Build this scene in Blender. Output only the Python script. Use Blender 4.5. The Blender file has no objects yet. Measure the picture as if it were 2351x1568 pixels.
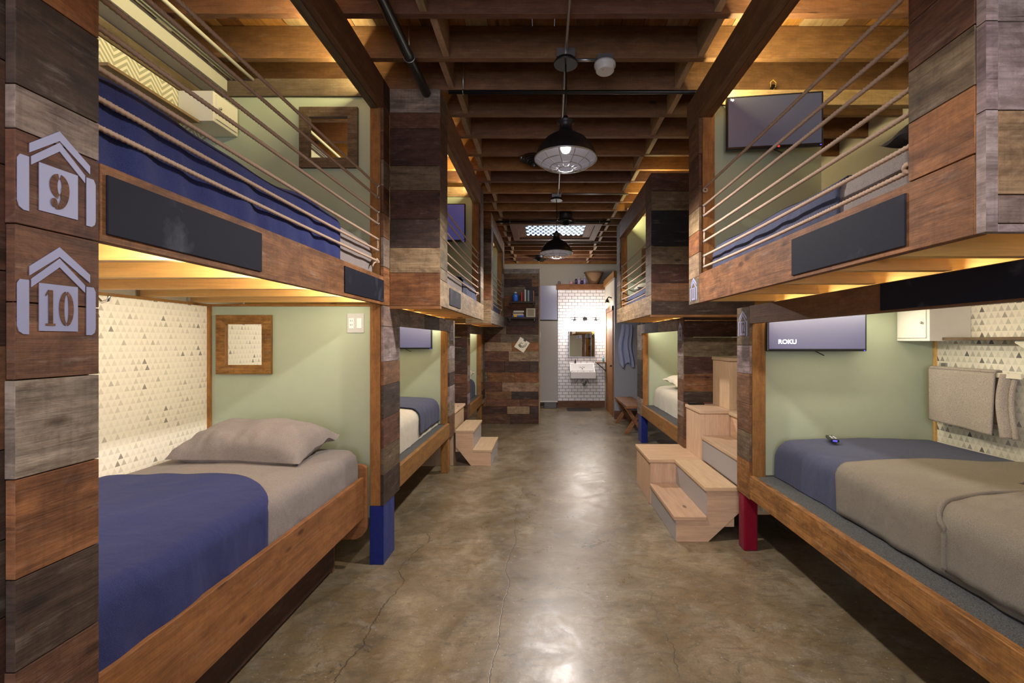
import bpy, math, random
from mathutils import Vector, noise
random.seed(11)
R = random.Random(5)
SC = bpy.context.scene
COL = SC.collection
PI = math.pi

def lin(c):
    o = []
    for v in c[:3]:
        v = v / 255.0
        o.append(v / 12.92 if v <= .04045 else ((v + .055) / 1.055) ** 2.4)
    return tuple(o) + (1.0,)

# ---------------------------------------------------------------- wood tones (the boards' own colours)
W = dict(orange=(146, 96, 56), red=(112, 74, 52), dark=(72, 56, 45), grey=(146, 128, 114), tan=(164, 136, 102),
         black=(26, 23, 30), brown=(124, 88, 58), olive=(116, 98, 74), pale=(210, 178, 142), pine=(228, 184, 112),
         deep=(82, 53, 40), fir=(160, 112, 56), joist=(118, 78, 40), mauve=(160, 142, 138), deck=(144, 102, 62))
def tone(n, j=.07):
    c = W[n] if isinstance(n, str) else n
    f = 1 + R.uniform(-j, j)
    return tuple(max(0, min(255, v * f * (1 + R.uniform(-.02, .02)))) for v in c)

# ---------------------------------------------------------------- node helper
class NT:
    def __init__(s, name):
        s.m = bpy.data.materials.new(name); s.m.use_nodes = True
        s.t = s.m.node_tree; s.t.nodes.clear()
        s.out = s.t.nodes.new('ShaderNodeOutputMaterial')
        s.b = s.t.nodes.new('ShaderNodeBsdfPrincipled')
        s.t.links.new(s.b.outputs[0], s.out.inputs[0])
    def n(s, typ, **kw):
        nd = s.t.nodes.new(typ)
        for k, v in kw.items(): setattr(nd, k, v)
        return nd
    def l(s, a, b): s.t.links.new(a, b)
    def put(s, v, sock):
        if hasattr(v, 'is_linked') or hasattr(v, 'links'): s.l(v, sock)
        else: sock.default_value = v
    def math(s, op, a, b=0.0, c=None):
        nd = s.n('ShaderNodeMath', operation=op)
        s.put(a, nd.inputs[0]); s.put(b, nd.inputs[1])
        if c is not None: s.put(c, nd.inputs[2])
        return nd.outputs[0]
    def mix(s, f, a, b, blend='MIX'):
        nd = s.n('ShaderNodeMix', data_type='RGBA', blend_type=blend)
        s.put(f, nd.inputs[0]); s.put(a, nd.inputs[6]); s.put(b, nd.inputs[7])
        return nd.outputs[2]
    def noise(s, vec, scale, detail=4, rough=.55, dist=0):
        nd = s.n('ShaderNodeTexNoise'); nd.inputs['Scale'].default_value = scale
        nd.inputs['Detail'].default_value = detail; nd.inputs['Roughness'].default_value = rough
        nd.inputs['Distortion'].default_value = dist
        if vec is not None: s.l(vec, nd.inputs['Vector'])
        return nd.outputs[0]
    def ramp(s, f, lo, hi, a=0.0, b=1.0):
        nd = s.n('ShaderNodeMapRange'); s.put(f, nd.inputs[0])
        nd.inputs[1].default_value = lo; nd.inputs[2].default_value = hi
        nd.inputs[3].default_value = a; nd.inputs[4].default_value = b
        return nd.outputs[0]
    def scale(s, vec, xyz):
        nd = s.n('ShaderNodeMapping'); s.l(vec, nd.inputs[0]); nd.inputs['Scale'].default_value = xyz
        return nd.outputs[0]
    def bump(s, h, st=.3, d=.01):
        nd = s.n('ShaderNodeBump'); nd.inputs['Strength'].default_value = st; nd.inputs['Distance'].default_value = d
        s.put(h, nd.inputs['Height']); s.l(nd.outputs[0], s.b.inputs['Normal'])

def mat_wood(name, rough=.72, worn=1.0, grain=1.15):
    k = NT(name)
    at = k.n('ShaderNodeAttribute', attribute_name='pcol').outputs['Color']
    uv = k.n('ShaderNodeUVMap').outputs[0]
    g = k.noise(k.scale(uv, (1.8, 34, 1)), 1.0, 7, .68, 1.2)
    g2 = k.noise(k.scale(uv, (9, 190, 1)), 1.0, 3, .6)
    bl = k.noise(k.scale(uv, (3.5, 9, 1)), 1.0, 4, .65, .8)
    f = k.math('MULTIPLY', k.ramp(g, .3, .72, 1 - .38 * grain, 1 + .16 * grain), k.ramp(g2, .3, .7, 1 - .16 * grain, 1 + .06 * grain))
    f = k.math('MULTIPLY', f, k.ramp(bl, .28, .7, 1 - .34 * worn, 1 + .22 * worn))
    c = k.mix(1.0, at, k.n('ShaderNodeCombineColor').outputs[0], 'MULTIPLY')
    cc = c.node; comb = cc.inputs[7].links[0].from_node
    for i in range(3): k.l(f, comb.inputs[i])
    # chalky wear in patches
    w2 = k.noise(k.scale(uv, (5, 26, 1)), 1.0, 6, .7)
    wf = k.ramp(w2, .56, .74, 0, .42 * worn)
    c = k.mix(wf, c, k.mix(.55, c, lin((196, 184, 172))))
    saw = k.noise(k.scale(uv, (75, 5, 1)), 1.0, 2, .6)
    c = k.mix(k.ramp(saw, .5, .68, 0, .28 * worn), c, k.mix(1.0, c, (.5, .46, .44, 1), 'MULTIPLY'))
    stn = k.noise(k.scale(uv, (2.4, 6, 1)), 1.0, 7, .72, 1.5)
    c = k.mix(k.ramp(stn, .52, .68, 0, .62 * worn), c, k.mix(1.0, c, (.40, .36, .34, 1), 'MULTIPLY'))
    blot = k.noise(k.scale(uv, (7, 13, 1)), 1.0, 10, .78, .6)
    c = k.mix(k.ramp(blot, .44, .58, 0, .72 * worn), c, k.mix(1.0, c, (.5, .44, .40, 1), 'MULTIPLY'))
    chk = k.noise(k.scale(uv, (3, 120, 1)), 1.0, 3, .5, .4)
    c = k.mix(k.ramp(chk, .66, .7, 0, .6 * worn), c, k.mix(1.0, c, (.3, .26, .24, 1), 'MULTIPLY'))
    # knots, nail holes
    v = k.n('ShaderNodeTexVoronoi'); k.l(k.scale(uv, (2.6, 6.5, 1)), v.inputs['Vector']); v.inputs['Scale'].default_value = 1
    kn = k.ramp(v.outputs['Distance'], .05, .11, .8, 0)
    c = k.mix(kn, c, k.mix(1.0, c, (.22, .16, .12, 1), 'MULTIPLY'))
    k.l(c, k.b.inputs['Base Color']); k.b.inputs['Roughness'].default_value = rough
    k.b.inputs['Specular IOR Level'].default_value = .35
    k.bump(k.math('ADD', g, k.math('MULTIPLY', g2, .5)), .5 * worn, .005)
    return k.m

def mat_plain(name, c, rough=.6, metal=0, spec=.5, emit=None, es=0):
    k = NT(name); k.b.inputs['Base Color'].default_value = lin(c)
    k.b.inputs['Roughness'].default_value = rough; k.b.inputs['Metallic'].default_value = metal
    k.b.inputs['Specular IOR Level'].default_value = spec
    if emit:
        k.b.inputs['Emission Color'].default_value = lin(emit); k.b.inputs['Emission Strength'].default_value = es
    else:
        o = k.n('ShaderNodeTexCoord').outputs['Object']
        nz = k.noise(o, 14, 4)
        k.l(k.mix(k.ramp(nz, .3, .7, 0, .12), lin(c), tuple(x * .7 for x in lin(c)[:3]) + (1,)), k.b.inputs['Base Color'])
    return k.m

def mat_cloth(name, c, c2=None, scale=420, bump=.25, sheen=.06):
    k = NT(name); o = k.n('ShaderNodeTexCoord').outputs['Object']
    nz = k.noise(o, scale, 2, .7); big = k.noise(o, 5, 4, .6)
    c2 = c2 or tuple(v * .72 for v in c)
    col = k.mix(k.ramp(nz, .35, .65), lin(c2), lin(c))
    col = k.mix(k.ramp(big, .3, .75, 0, .25), col, lin(tuple(v * .75 for v in c)))
    k.l(col, k.b.inputs['Base Color']); k.b.inputs['Roughness'].default_value = .95
    k.b.inputs['Specular IOR Level'].default_value = .15
    k.b.inputs['Sheen Weight'].default_value = sheen; k.b.inputs['Sheen Roughness'].default_value = .5
    wk = k.noise(k.scale(o, (1, 1.6, 1)), 4.5, 2, .45, .5); wk2 = k.noise(o, 16, 1, .5, .4)
    k.bump(k.math('ADD', k.math('MULTIPLY', nz, .05 * bump * 4), k.math('ADD', wk, k.math('MULTIPLY', wk2, .2))), .6, .03)
    return k.m

def mat_floor():
    k = NT('polished_concrete'); o = k.n('ShaderNodeTexCoord').outputs['Object']
    a = k.noise(k.scale(o, (1, .75, 1)), 1.3, 7, .62, 1.4); b = k.noise(o, 5.5, 8, .68, .8); f = k.noise(o, 90, 3, .7)
    c = k.mix(k.ramp(a, .32, .68), lin((86, 74, 54)), lin((170, 156, 128)))
    c = k.mix(k.ramp(b, .36, .62, 0, .7), c, lin((118, 98, 62)))
    c = k.mix(k.ramp(k.noise(o, 3.1, 6, .7, 2.2), .55, .7, 0, .5), c, lin((166, 160, 152)))
    c = k.mix(k.ramp(f, .3, .75, 0, .4), c, lin((86, 74, 60)))
    c = k.mix(k.ramp(k.noise(k.scale(o, (2.2, 5, 1)), 3.0, 9, .75, 1.6), .46, .64, 0, .5), c, lin((74, 64, 52)))
    c = k.mix(k.ramp(k.noise(o, 60, 2, .5), .66, .74, 0, .5), c, lin((186, 176, 158)))
    # dark pitted stains
    st = k.math('MULTIPLY', k.ramp(k.noise(o, 8, 9, .8, 1.0), .56, .62), k.ramp(k.noise(o, 1.7, 2), .5, .6))
    c = k.mix(k.math('MULTIPLY', st, .75), c, lin((58, 60, 54)))
    # cracks that run down the aisle
    sep = k.n('ShaderNodeSeparateXYZ'); k.l(o, sep.inputs[0])
    wob = k.noise(k.scale(o, (.01, 1, 1)), 1.4, 9, .62)
    crs = None
    for x0, amp, wd, y0, y1 in ((-.235, .22, .0036, .9, 4.6), (-.91, .42, .005, .9, 3.5), (.62, .4, .003, 2.0, 2.7)):
        cx = k.math('ADD', k.math('MULTIPLY', k.math('SUBTRACT', wob, .5), amp), x0)
        d = k.math('ABSOLUTE', k.math('SUBTRACT', sep.outputs[0], cx))
        m = k.ramp(d, wd * .4, wd, 1, 0)
        m = k.math('MULTIPLY', m, k.math('MULTIPLY', k.math('GREATER_THAN', sep.outputs[1], y0), k.math('LESS_THAN', sep.outputs[1], y1)))
        m = k.math('MULTIPLY', m, k.ramp(k.noise(o, 6, 4), .36, .5))
        crs = m if crs is None else k.math('MAXIMUM', crs, m)
    c = k.mix(k.math('MULTIPLY', crs, .8), c, lin((60, 52, 44)))
    # paint spatters
    v = k.n('ShaderNodeTexVoronoi'); k.l(o, v.inputs['Vector']); v.inputs['Scale'].default_value = 9
    sp = k.math('MULTIPLY', k.ramp(k.math('ADD', v.outputs['Distance'], k.math('MULTIPLY', k.noise(o, 60, 3), .1)), .07, .1, 1, 0), k.math('GREATER_THAN', k.noise(o, 1.1, 2), .54))
    c = k.mix(k.math('MULTIPLY', sp, .75), c, lin((214, 208, 200)))
    k.l(c, k.b.inputs['Base Color'])
    k.l(k.ramp(k.noise(o, 4.5, 6, .7, 1.0), .3, .7, .24, .44), k.b.inputs['Roughness'])
    k.b.inputs['Specular IOR Level'].default_value = .75
    k.bump(k.math('SUBTRACT', k.math('ADD', k.math('MULTIPLY', b, .6), k.math('MULTIPLY', k.noise(o, 24, 4), .3)), k.math('MULTIPLY', crs, .5)), .12, .012)
    return k.m

def mat_triangles(name, base, greys, s=.036):
    # rows of small upright triangles in many greys
    k = NT(name); o = k.n('ShaderNodeTexCoord').outputs['Object']
    sep = k.n('ShaderNodeSeparateXYZ'); k.l(o, sep.inputs[0])
    b = k.math('DIVIDE', sep.outputs[2], s * 1.0); row = k.math('FLOOR', b); fy = k.math('FRACT', b)
    a = k.math('ADD', k.math('DIVIDE', sep.outputs[1], s), k.math('MULTIPLY', row, .5))
    ci = k.math('FLOOR', a); fx = k.math('SUBTRACT', k.math('FRACT', a), .5)
    half = k.math('MULTIPLY', k.math('SUBTRACT', .9, fy), .5)
    tri = k.math('MULTIPLY', k.math('LESS_THAN', k.math('ABSOLUTE', fx), half), k.math('GREATER_THAN', fy, .04))
    cb = k.n('ShaderNodeCombineXYZ'); k.l(ci, cb.inputs[0]); k.l(row, cb.inputs[1])
    wn = k.n('ShaderNodeTexWhiteNoise', noise_dimensions='2D'); k.l(cb.outputs[0], wn.inputs[0])
    r = k.n('ShaderNodeValToRGB'); r.color_ramp.interpolation = 'CONSTANT'; k.l(wn.outputs[0], r.inputs[0])
    els = r.color_ramp.elements
    while len(els) > 1: els.remove(els[-1])
    els[0].position = 0; els[0].color = lin(greys[0][1])
    for p, c in greys[1:]:
        e = els.new(p); e.color = lin(c)
    k.l(k.mix(tri, lin(base), r.outputs[0]), k.b.inputs['Base Color']); k.b.inputs['Roughness'].default_value = .7
    return k.m

def mat_chevron():
    k = NT('chevron_paper'); o = k.n('ShaderNodeTexCoord').outputs['Object']
    sep = k.n('ShaderNodeSeparateXYZ'); k.l(o, sep.inputs[0])
    t = k.math('PINGPONG', sep.outputs[1], .075)
    f = k.math('FRACT', k.math('DIVIDE', k.math('ADD', sep.outputs[2], k.math('MULTIPLY', t, 1.1)), .036))
    k.l(k.mix(k.math('GREATER_THAN', f, .48), lin((232, 228, 205)), lin((176, 176, 150))), k.b.inputs['Base Color'])
    k.b.inputs['Roughness'].default_value = .7
    return k.m

def mat_tile():
    k = NT('subway_tile'); o = k.n('ShaderNodeTexCoord').outputs['Object']
    sep = k.n('ShaderNodeSeparateXYZ'); k.l(o, sep.inputs[0])
    cb = k.n('ShaderNodeCombineXYZ'); k.l(k.math('ADD', sep.outputs[0], sep.outputs[1]), cb.inputs[0]); k.l(sep.outputs[2], cb.inputs[1])
    br = k.n('ShaderNodeTexBrick'); k.l(cb.outputs[0], br.inputs['Vector'])
    br.inputs['Color1'].default_value = lin((232, 228, 226)); br.inputs['Color2'].default_value = lin((224, 220, 220))
    br.inputs['Mortar'].default_value = lin((120, 112, 112)); br.inputs['Scale'].default_value = 1
    br.inputs['Brick Width'].default_value = .14; br.inputs['Row Height'].default_value = .07
    br.inputs['Mortar Size'].default_value = .005
    k.l(br.outputs[0], k.b.inputs['Base Color']); k.b.inputs['Roughness'].default_value = .2
    return k.m

def mat_screen(name, c, es, base=(84, 84, 92)):
    k = NT(name); k.b.inputs['Base Color'].default_value = lin(base); k.b.inputs['Roughness'].default_value = .34; k.b.inputs['Specular IOR Level'].default_value = 1
    k.b.inputs['Emission Color'].default_value = lin(c); k.b.inputs['Emission Strength'].default_value = es
    return k.m

def mat_carpet():
    k = NT('grey_carpet'); o = k.n('ShaderNodeTexCoord').outputs['Object']
    nz = k.noise(o, 260, 3, .8)
    k.l(k.mix(k.ramp(nz, .35, .68), lin((44, 46, 48)), lin((104, 106, 104))), k.b.inputs['Base Color'])
    k.b.inputs['Roughness'].default_value = 1; k.bump(nz, .6, .004)
    return k.m

def mat_chalk():
    k = NT('chalkboard_black'); o = k.n('ShaderNodeTexCoord').outputs['Object']
    sm = k.noise(o, 5, 5, .6, .6)
    k.l(k.mix(k.ramp(sm, .56, .78, 0, .35), lin((28, 30, 40)), lin((110, 114, 128))), k.b.inputs['Base Color'])
    k.b.inputs['Roughness'].default_value = .75; k.b.inputs['Specular IOR Level'].default_value = .15
    return k.m

M = dict(
    wood=mat_wood('reclaimed_wood'), wood2=mat_wood('timber', .65, .55, .8), pine=mat_wood('fresh_pine', .5, .12, .55),
    floor=mat_floor(), green=mat_plain('sage_paint', (170, 180, 154), .55, spec=.4), white=mat_plain('white_paint', (222, 220, 210), .6),
    cream=mat_plain('cream_paint', (214, 208, 190), .8), grey=mat_plain('grey_paint', (134, 134, 140), .7),
    door=mat_plain('grey_door_paint', (170, 166, 160), .6),
    paper=mat_triangles('triangle_paper', (240, 234, 216), [(0, (231, 225, 208)), (.5, (225, 218, 200)), (.78, (214, 207, 190)), (.93, (192, 185, 168)), (.975, (148, 142, 130))]),
    paper2=mat_triangles('triangle_paper_bold', (228, 224, 206), [(0, (214, 210, 192)), (.4, (204, 200, 182)), (.62, (188, 186, 170)), (.84, (160, 156, 144)), (.94, (108, 108, 102))], .04),
    chevron=mat_chevron(), tile=mat_tile(), carpet=mat_carpet(), chalk=mat_chalk(),
    black=mat_plain('black_metal', (18, 17, 20), .45, spec=.5), plastic=mat_plain('black_plastic', (18, 18, 22), .3),
    steel=mat_plain('galvanised_steel', (170, 172, 172), .35, .9), chrome=mat_plain('chrome', (210, 210, 210), .18, 1),
    copper=mat_plain('copper_pipe', (190, 116, 66), .35, .9), pvc=mat_plain('white_plastic', (190, 190, 186), .4),
    enamel=mat_plain('white_enamel', (236, 234, 232), .18), mirror=mat_plain('mirror_silver', (235, 238, 236), .02, 1),
    rope=mat_plain('hemp_rope', (182, 156, 134), .9), silver=mat_plain('silver_stencil_paint', (136, 138, 168), .55),
    navy=mat_cloth('navy_blanket', (58, 65, 116), (40, 46, 90), 500, .5), bluegrey=mat_cloth('slate_sheet', (80, 84, 106), (58, 62, 82)),
    sheet=mat_cloth('grey_jersey', (152, 143, 138), (118, 110, 107)), tansheet=mat_cloth('taupe_jersey', (134, 127, 112), (104, 98, 88)),
    creamsheet=mat_cloth('cream_sheet', (212, 206, 188), (192, 186, 168)), darkcloth=mat_cloth('charcoal_cloth', (70, 68, 70)),
    towel=mat_cloth('grey_terry', (184, 174, 162), (144, 136, 126), 240, .9), blueshirt=mat_cloth('blue_cloth', (168, 174, 204)),
    bluesock=mat_cloth('blue_wrap', (36, 48, 122), (26, 34, 94), 180, .8), redsock=mat_cloth('red_wrap', (140, 10, 38), (104, 6, 28), 180, .8),
    stone=mat_plain('tin_riser', (166, 162, 160), .45, .2), wall=mat_plain('old_plaster', (196, 188, 170), .85),
    led=mat_plain('led_warm', (255, 230, 170), .5, emit=(255, 222, 150), es=6), bulb=mat_plain('bulb_glow', (255, 255, 255), .5, emit=(255, 246, 236), es=9),
    lens=mat_plain('sidewalk_glass_lens', (200, 220, 235), .2, emit=(196, 222, 255), es=2.2),
    scr=mat_screen('screen_blue', (62, 70, 150), .42), scroff=mat_screen('screen_off_reflection_glow', (84, 88, 112), .4, (36, 38, 48)),  # the off screen's emission stands in for reflections of the room
    text=mat_plain('white_logo', (255, 255, 255), .5, emit=(235, 240, 255), es=1.6), ledblue=mat_plain('indicator_blue', (60, 60, 255), .5, emit=(70, 60, 255), es=3),
    redl=mat_plain('indicator_red', (230, 60, 50), .5, emit=(240, 60, 50), es=1.0),
)
def paint(name, c, rough=.6):
    if name not in M: M[name] = mat_plain(name, c, rough)
    return M[name]

# ---------------------------------------------------------------- mesh builder
def wloc(o):
    v = Vector((0, 0, 0))
    while o: v = v + o.location; o = o.parent
    return v

class MB:
    def __init__(s): s.v = []; s.f = []; s.c = []; s.uv = []; s.mi = []; s.sm = []
    def face(s, idx, col=(200, 200, 200), uv=None, mi=0, sm=False):
        s.f.append(idx); s.c.append(lin(col)); s.uv.append(uv or [(s.v[i][0] + s.v[i][1], s.v[i][2]) for i in idx]); s.mi.append(mi); s.sm.append(sm)
    def box(s, x0, y0, z0, x1, y1, z1, col='brown', axis=None, mi=0):
        x0, x1 = min(x0, x1), max(x0, x1); y0, y1 = min(y0, y1), max(y0, y1); z0, z1 = min(z0, z1), max(z0, z1)
        P = [(x, y, z) for z in (z0, z1) for y in (y0, y1) for x in (x0, x1)]
        if axis is None: axis = max(range(3), key=lambda i: (x1 - x0, y1 - y0, z1 - z0)[i])
        c = tone(col); ou, ov = R.uniform(0, 90), R.uniform(0, 90); b = len(s.v); s.v += P
        for fi, n in (((0, 2, 3, 1), 2), ((4, 5, 7, 6), 2), ((0, 1, 5, 4), 1), ((2, 6, 7, 3), 1), ((0, 4, 6, 2), 0), ((1, 3, 7, 5), 0)):
            oth = [i for i in range(3) if i not in (axis, n)]
            uv = []
            for i in fi:
                p = P[i]
                if n == axis: uv.append((ou + p[oth[0]] * .6, ov + p[oth[1]] * .6))
                else: uv.append((ou + p[axis], ov + p[oth[0]] + n * .31))
            s.face([b + i for i in fi], c, uv, mi)
        return s
    def prism(s, pts, axis, a, b_, col='brown'):
        # polygon in the plane across `axis`, from a to b_
        o = [i for i in range(3) if i != axis]; c = tone(col); n = len(pts); b = len(s.v); ou = R.uniform(0, 90)
        for w in (a, b_):
            for p in pts:
                q = [0, 0, 0]; q[axis] = w; q[o[0]] = p[0]; q[o[1]] = p[1]; s.v.append(tuple(q))
        uv = [(ou + p[0], ou + p[1]) for p in pts]
        s.face([b + i for i in range(n)], c, uv); s.face([b + n + i for i in reversed(range(n))], c, list(reversed(uv)))
        for i in range(n):
            j = (i + 1) % n
            s.face([b + i, b + j, b + n + j, b + n + i][::-1], c, [(ou + i, 0), (ou + i + .1, 0), (ou + i + .1, .1), (ou + i, .1)][::-1])
        return s
    def tube(s, pts, r, n=10, col=(200, 200, 200), lobes=0, twist=0, closed=False):
        pts = [Vector(p) for p in pts]; b = len(s.v); m = len(pts); up = Vector((.13, .2, 1)); L = 0
        for i, p in enumerate(pts):
            d = (pts[(i + 1) % m if closed else min(i + 1, m - 1)] - pts[i - 1 if (closed or i) else 0]).normalized()
            a = d.cross(up)
            if a.length < .05: a = d.cross(Vector((1, 0, 0)))
            a.normalize(); c_ = d.cross(a)
            if i: L += (p - pts[i - 1]).length
            rr = r[i] if isinstance(r, (list, tuple)) else r
            for k in range(n):
                t = 2 * PI * k / n
                q = rr * (1 + (.26 * math.cos(lobes * (t - L * twist)) if lobes else 0))
                s.v.append(tuple(p + a * (q * math.cos(t)) + c_ * (q * math.sin(t))))
        cc = tone(col, 0)
        for i in range(m if closed else m - 1):
            for k in range(n):
                i2 = (i + 1) % m; k2 = (k + 1) % n
                s.face([b + i * n + k, b + i * n + k2, b + i2 * n + k2, b + i2 * n + k][::-1], cc, [(0, 0), (0, .1), (.1, .1), (.1, 0)], sm=True)
        if not closed:
            s.face([b + k for k in range(n)], cc, [(0, 0)] * n); s.face([b + (m - 1) * n + k for k in reversed(range(n))], cc, [(0, 0)] * n)
        return s
    def lathe(s, prof, c, n=28, axis=2, mi=0, caps=True):
        b = len(s.v); m = len(prof)
        for r, h in prof:
            for k in range(n):
                t = 2 * PI * k / n; q = [r * math.cos(t), r * math.sin(t), h]
                if axis == 1: q = [q[0], q[2], q[1]]
                if axis == 0: q = [q[2], q[0], q[1]]
                s.v.append((c[0] + q[0], c[1] + q[1], c[2] + q[2]))
        for i in range(m - 1):
            for k in range(n):
                k2 = (k + 1) % n
                s.face([b + i * n + k, b + i * n + k2, b + (i + 1) * n + k2, b + (i + 1) * n + k], sm=True, mi=mi, uv=[(0, 0)] * 4)
        if caps:
            s.face([b + k for k in reversed(range(n))], uv=[(0, 0)] * n, mi=mi); s.face([b + (m - 1) * n + k for k in range(n)], uv=[(0, 0)] * n, mi=mi)
        return s
    def grid(s, fn, nu, nv, mi=0):
        b = len(s.v)
        for i in range(nu + 1):
            for j in range(nv + 1): s.v.append(tuple(fn(i / nu, j / nv)))
        for i in range(nu):
            for j in range(nv):
                a = b + i * (nv + 1) + j
                s.face([a, a + 1, a + nv + 2, a + nv + 1], sm=True, mi=mi, uv=[(0, 0)] * 4)
        return s
    def build(s, name, mat, parent=None, bevel=0, solid=0, loc=None, merge=False):
        me = bpy.data.meshes.new(name)
        if parent is not None: off = wloc(parent)
        elif loc is not None: off = Vector(loc)
        else:
            xs = [p[0] for p in s.v]; ys = [p[1] for p in s.v]; zs = [p[2] for p in s.v]
            off = Vector(((min(xs) + max(xs)) / 2, (min(ys) + max(ys)) / 2, min(zs)))
        me.from_pydata([(p[0] - off[0], p[1] - off[1], p[2] - off[2]) for p in s.v], [], s.f)
        mats = mat if isinstance(mat, (list, tuple)) else [mat]
        for m in mats: me.materials.append(m)
        ca = me.color_attributes.new('pcol', 'FLOAT_COLOR', 'CORNER'); ul = me.uv_layers.new(name='UVMap')
        li = 0
        for fi, f in enumerate(s.f):
            for q in range(len(f)):
                ca.data[li].color = s.c[fi]; ul.data[li].uv = s.uv[fi][q]; li += 1
        for fi, p in enumerate(me.polygons): p.material_index = s.mi[fi]; p.use_smooth = s.sm[fi]
        me.validate(); me.update()
        o = bpy.data.objects.new(name, me); COL.objects.link(o)
        if parent is not None: o.parent = parent
        else: o.location = off
        if bevel:
            b = o.modifiers.new('b', 'BEVEL'); b.width = bevel; b.segments = 2; b.limit_method = 'ANGLE'; b.angle_limit = .7
        if solid:
            b = o.modifiers.new('s', 'SOLIDIFY'); b.thickness = solid; b.offset = 0
        return o

def thing(name, label, cat, loc=(0, 0, 0), group=None):
    o = bpy.data.objects.new(name, None); COL.objects.link(o); o.location = loc; o.empty_display_size = .1
    o['label'] = label; o['category'] = cat
    if group: o['group'] = group
    return o
def tag(o, label, cat, group=None):
    o['label'] = label; o['category'] = cat
    if group: o['group'] = group
    return o
def struct(name, mb, mat, **k):
    o = mb.build(name, mat, **k); o['kind'] = 'structure'; return o
def copy_tree(o, parent=None):
    c = o.copy(); COL.objects.link(c)
    if parent is not None: c.parent = parent
    for ch in list(o.children): copy_tree(ch, c)
    return c
def B(*a, **k): return MB().box(*a, **k)

def text_mesh(name, txt, size, mat, parent, origin, right, up, depth=.0006, narrow=1.0):
    cu = bpy.data.curves.new(name, 'FONT'); cu.body = txt; cu.size = size; cu.align_x = 'CENTER'; cu.align_y = 'CENTER'; cu.extrude = depth; cu.offset = size * .02
    ob = bpy.data.objects.new('tmp', cu); COL.objects.link(ob)
    dg = bpy.context.evaluated_depsgraph_get(); me = bpy.data.meshes.new_from_object(ob.evaluated_get(dg))
    bpy.data.objects.remove(ob); bpy.data.curves.remove(cu)
    right = Vector(right); up = Vector(up); n = right.cross(up); org = Vector(origin) - wloc(parent)
    for v in me.vertices: v.co = org + right * v.co.x * narrow + up * v.co.y + n * v.co.z
    me.materials.clear(); me.materials.append(mat)
    at = me.color_attributes.new('pcol', 'FLOAT_COLOR', 'CORNER')
    for d in at.data: d.color = lin(W['red'])
    if not me.uv_layers: me.uv_layers.new(name='UVMap')
    me.name = name
    o = bpy.data.objects.new(name, me); COL.objects.link(o); o.parent = parent
    return o

# ---------------------------------------------------------------- ROOM
XL, XR, YB, YE, ZD = -2.32, 2.79, -3.0, 10.7, 3.46
ZJ = 3.26
struct('floor', B(XL, YB, -.1, XR, YE, 0), M['floor'], loc=(0, 0, 0))
deck = MB(); x = XL - .1
while x < XR + .1:
    w = .138; y = YB
    while y < YE:
        ln = R.uniform(1.4, 3.2); deck.box(x, y, ZD + R.uniform(0, .004), x + w - .003, min(y + ln, YE), ZD + .04, R.choice(['deck', 'joist', 'deck', 'tan', 'fir']), 1); y += ln
    x += w
ceil = struct('ceiling', deck, M['wood2'], loc=(0, 0, ZD))
ceil['label'] = 'exposed board ceiling on joists'
jy = [.52, .89, 1.27, 1.65, 2.03, 2.41, 2.79, 3.14, 3.49, 3.86, 4.24, 4.6, 4.95, 5.32, 5.67, 6.04, 6.42, 6.8, 7.18, 7.56, 7.94, 8.32, 8.7, 9.08, 9.46, 9.84, 10.22]
jy = [-2.6, -2.2, -1.8, -1.4, -1.0, -.6, -.2, .15] + jy
SKX0, SKX1, SKY0, SKY1 = -.52, .86, 6.64, 7.74
for y in jy:
    c = R.choice(['joist', 'fir', 'red', 'joist', 'brown'])
    for xa, xb in (((XL, SKX0), (SKX1, XR)) if SKY0 - .04 < y < SKY1 else ((XL, XR),)):
        B(xa + .003, y, ZJ, xb - .003, y + .042, ZD - .001, c, 0).build('joist', M['wood2'], ceil, bevel=.002)
for i in range(len(jy) - 1):
    if jy[i] < 1.9: continue
    for xb in (-.63, .95):
        if SKX0 - .05 < xb < SKX1 + .05 and SKY0 - .4 < jy[i] < SKY1: continue
        dx = .02 if i % 2 else -.02
        B(xb + dx - .02, jy[i] + .043, ZJ + .006, xb + dx + .02, jy[i + 1] - .001, ZD - .002, 'tan', 1).build('blocking', M['wood2'], ceil, bevel=.002)

struct('wall_left', B(XL - .1, YB, 0, XL, YE, ZD), M['wall'])
struct('wall_right', B(XR, YB, 0, XR + .1, YE, ZD), M['cream'])
struct('wall_back', B(XL, YE, 0, XR, YE + .1, ZD), M['cream'])
# wall behind the camera, with the shopfront window that lights the room
wf = MB()
wf.box(XL, YB - .12, 0, XR, YB, .7); wf.box(XL, YB - .12, 2.9, XR, YB, ZD); wf.box(XL, YB - .12, .7, -1.9, YB, 2.9); wf.box(1.1, YB - .12, .7, XR, YB, 2.9)
struct('wall_front', wf, M['wall'])
fr = MB()
for x in (-1.9, -.9, .0, 1.04): fr.box(x, YB - .09, .7, x + .06, YB - .03, 2.9, 'brown')
for z in (.7, 2.84): fr.box(-1.9, YB - .09, z, 1.1, YB - .03, z + .06, 'brown')
struct('window_1', fr, M['wood2'])

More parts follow.
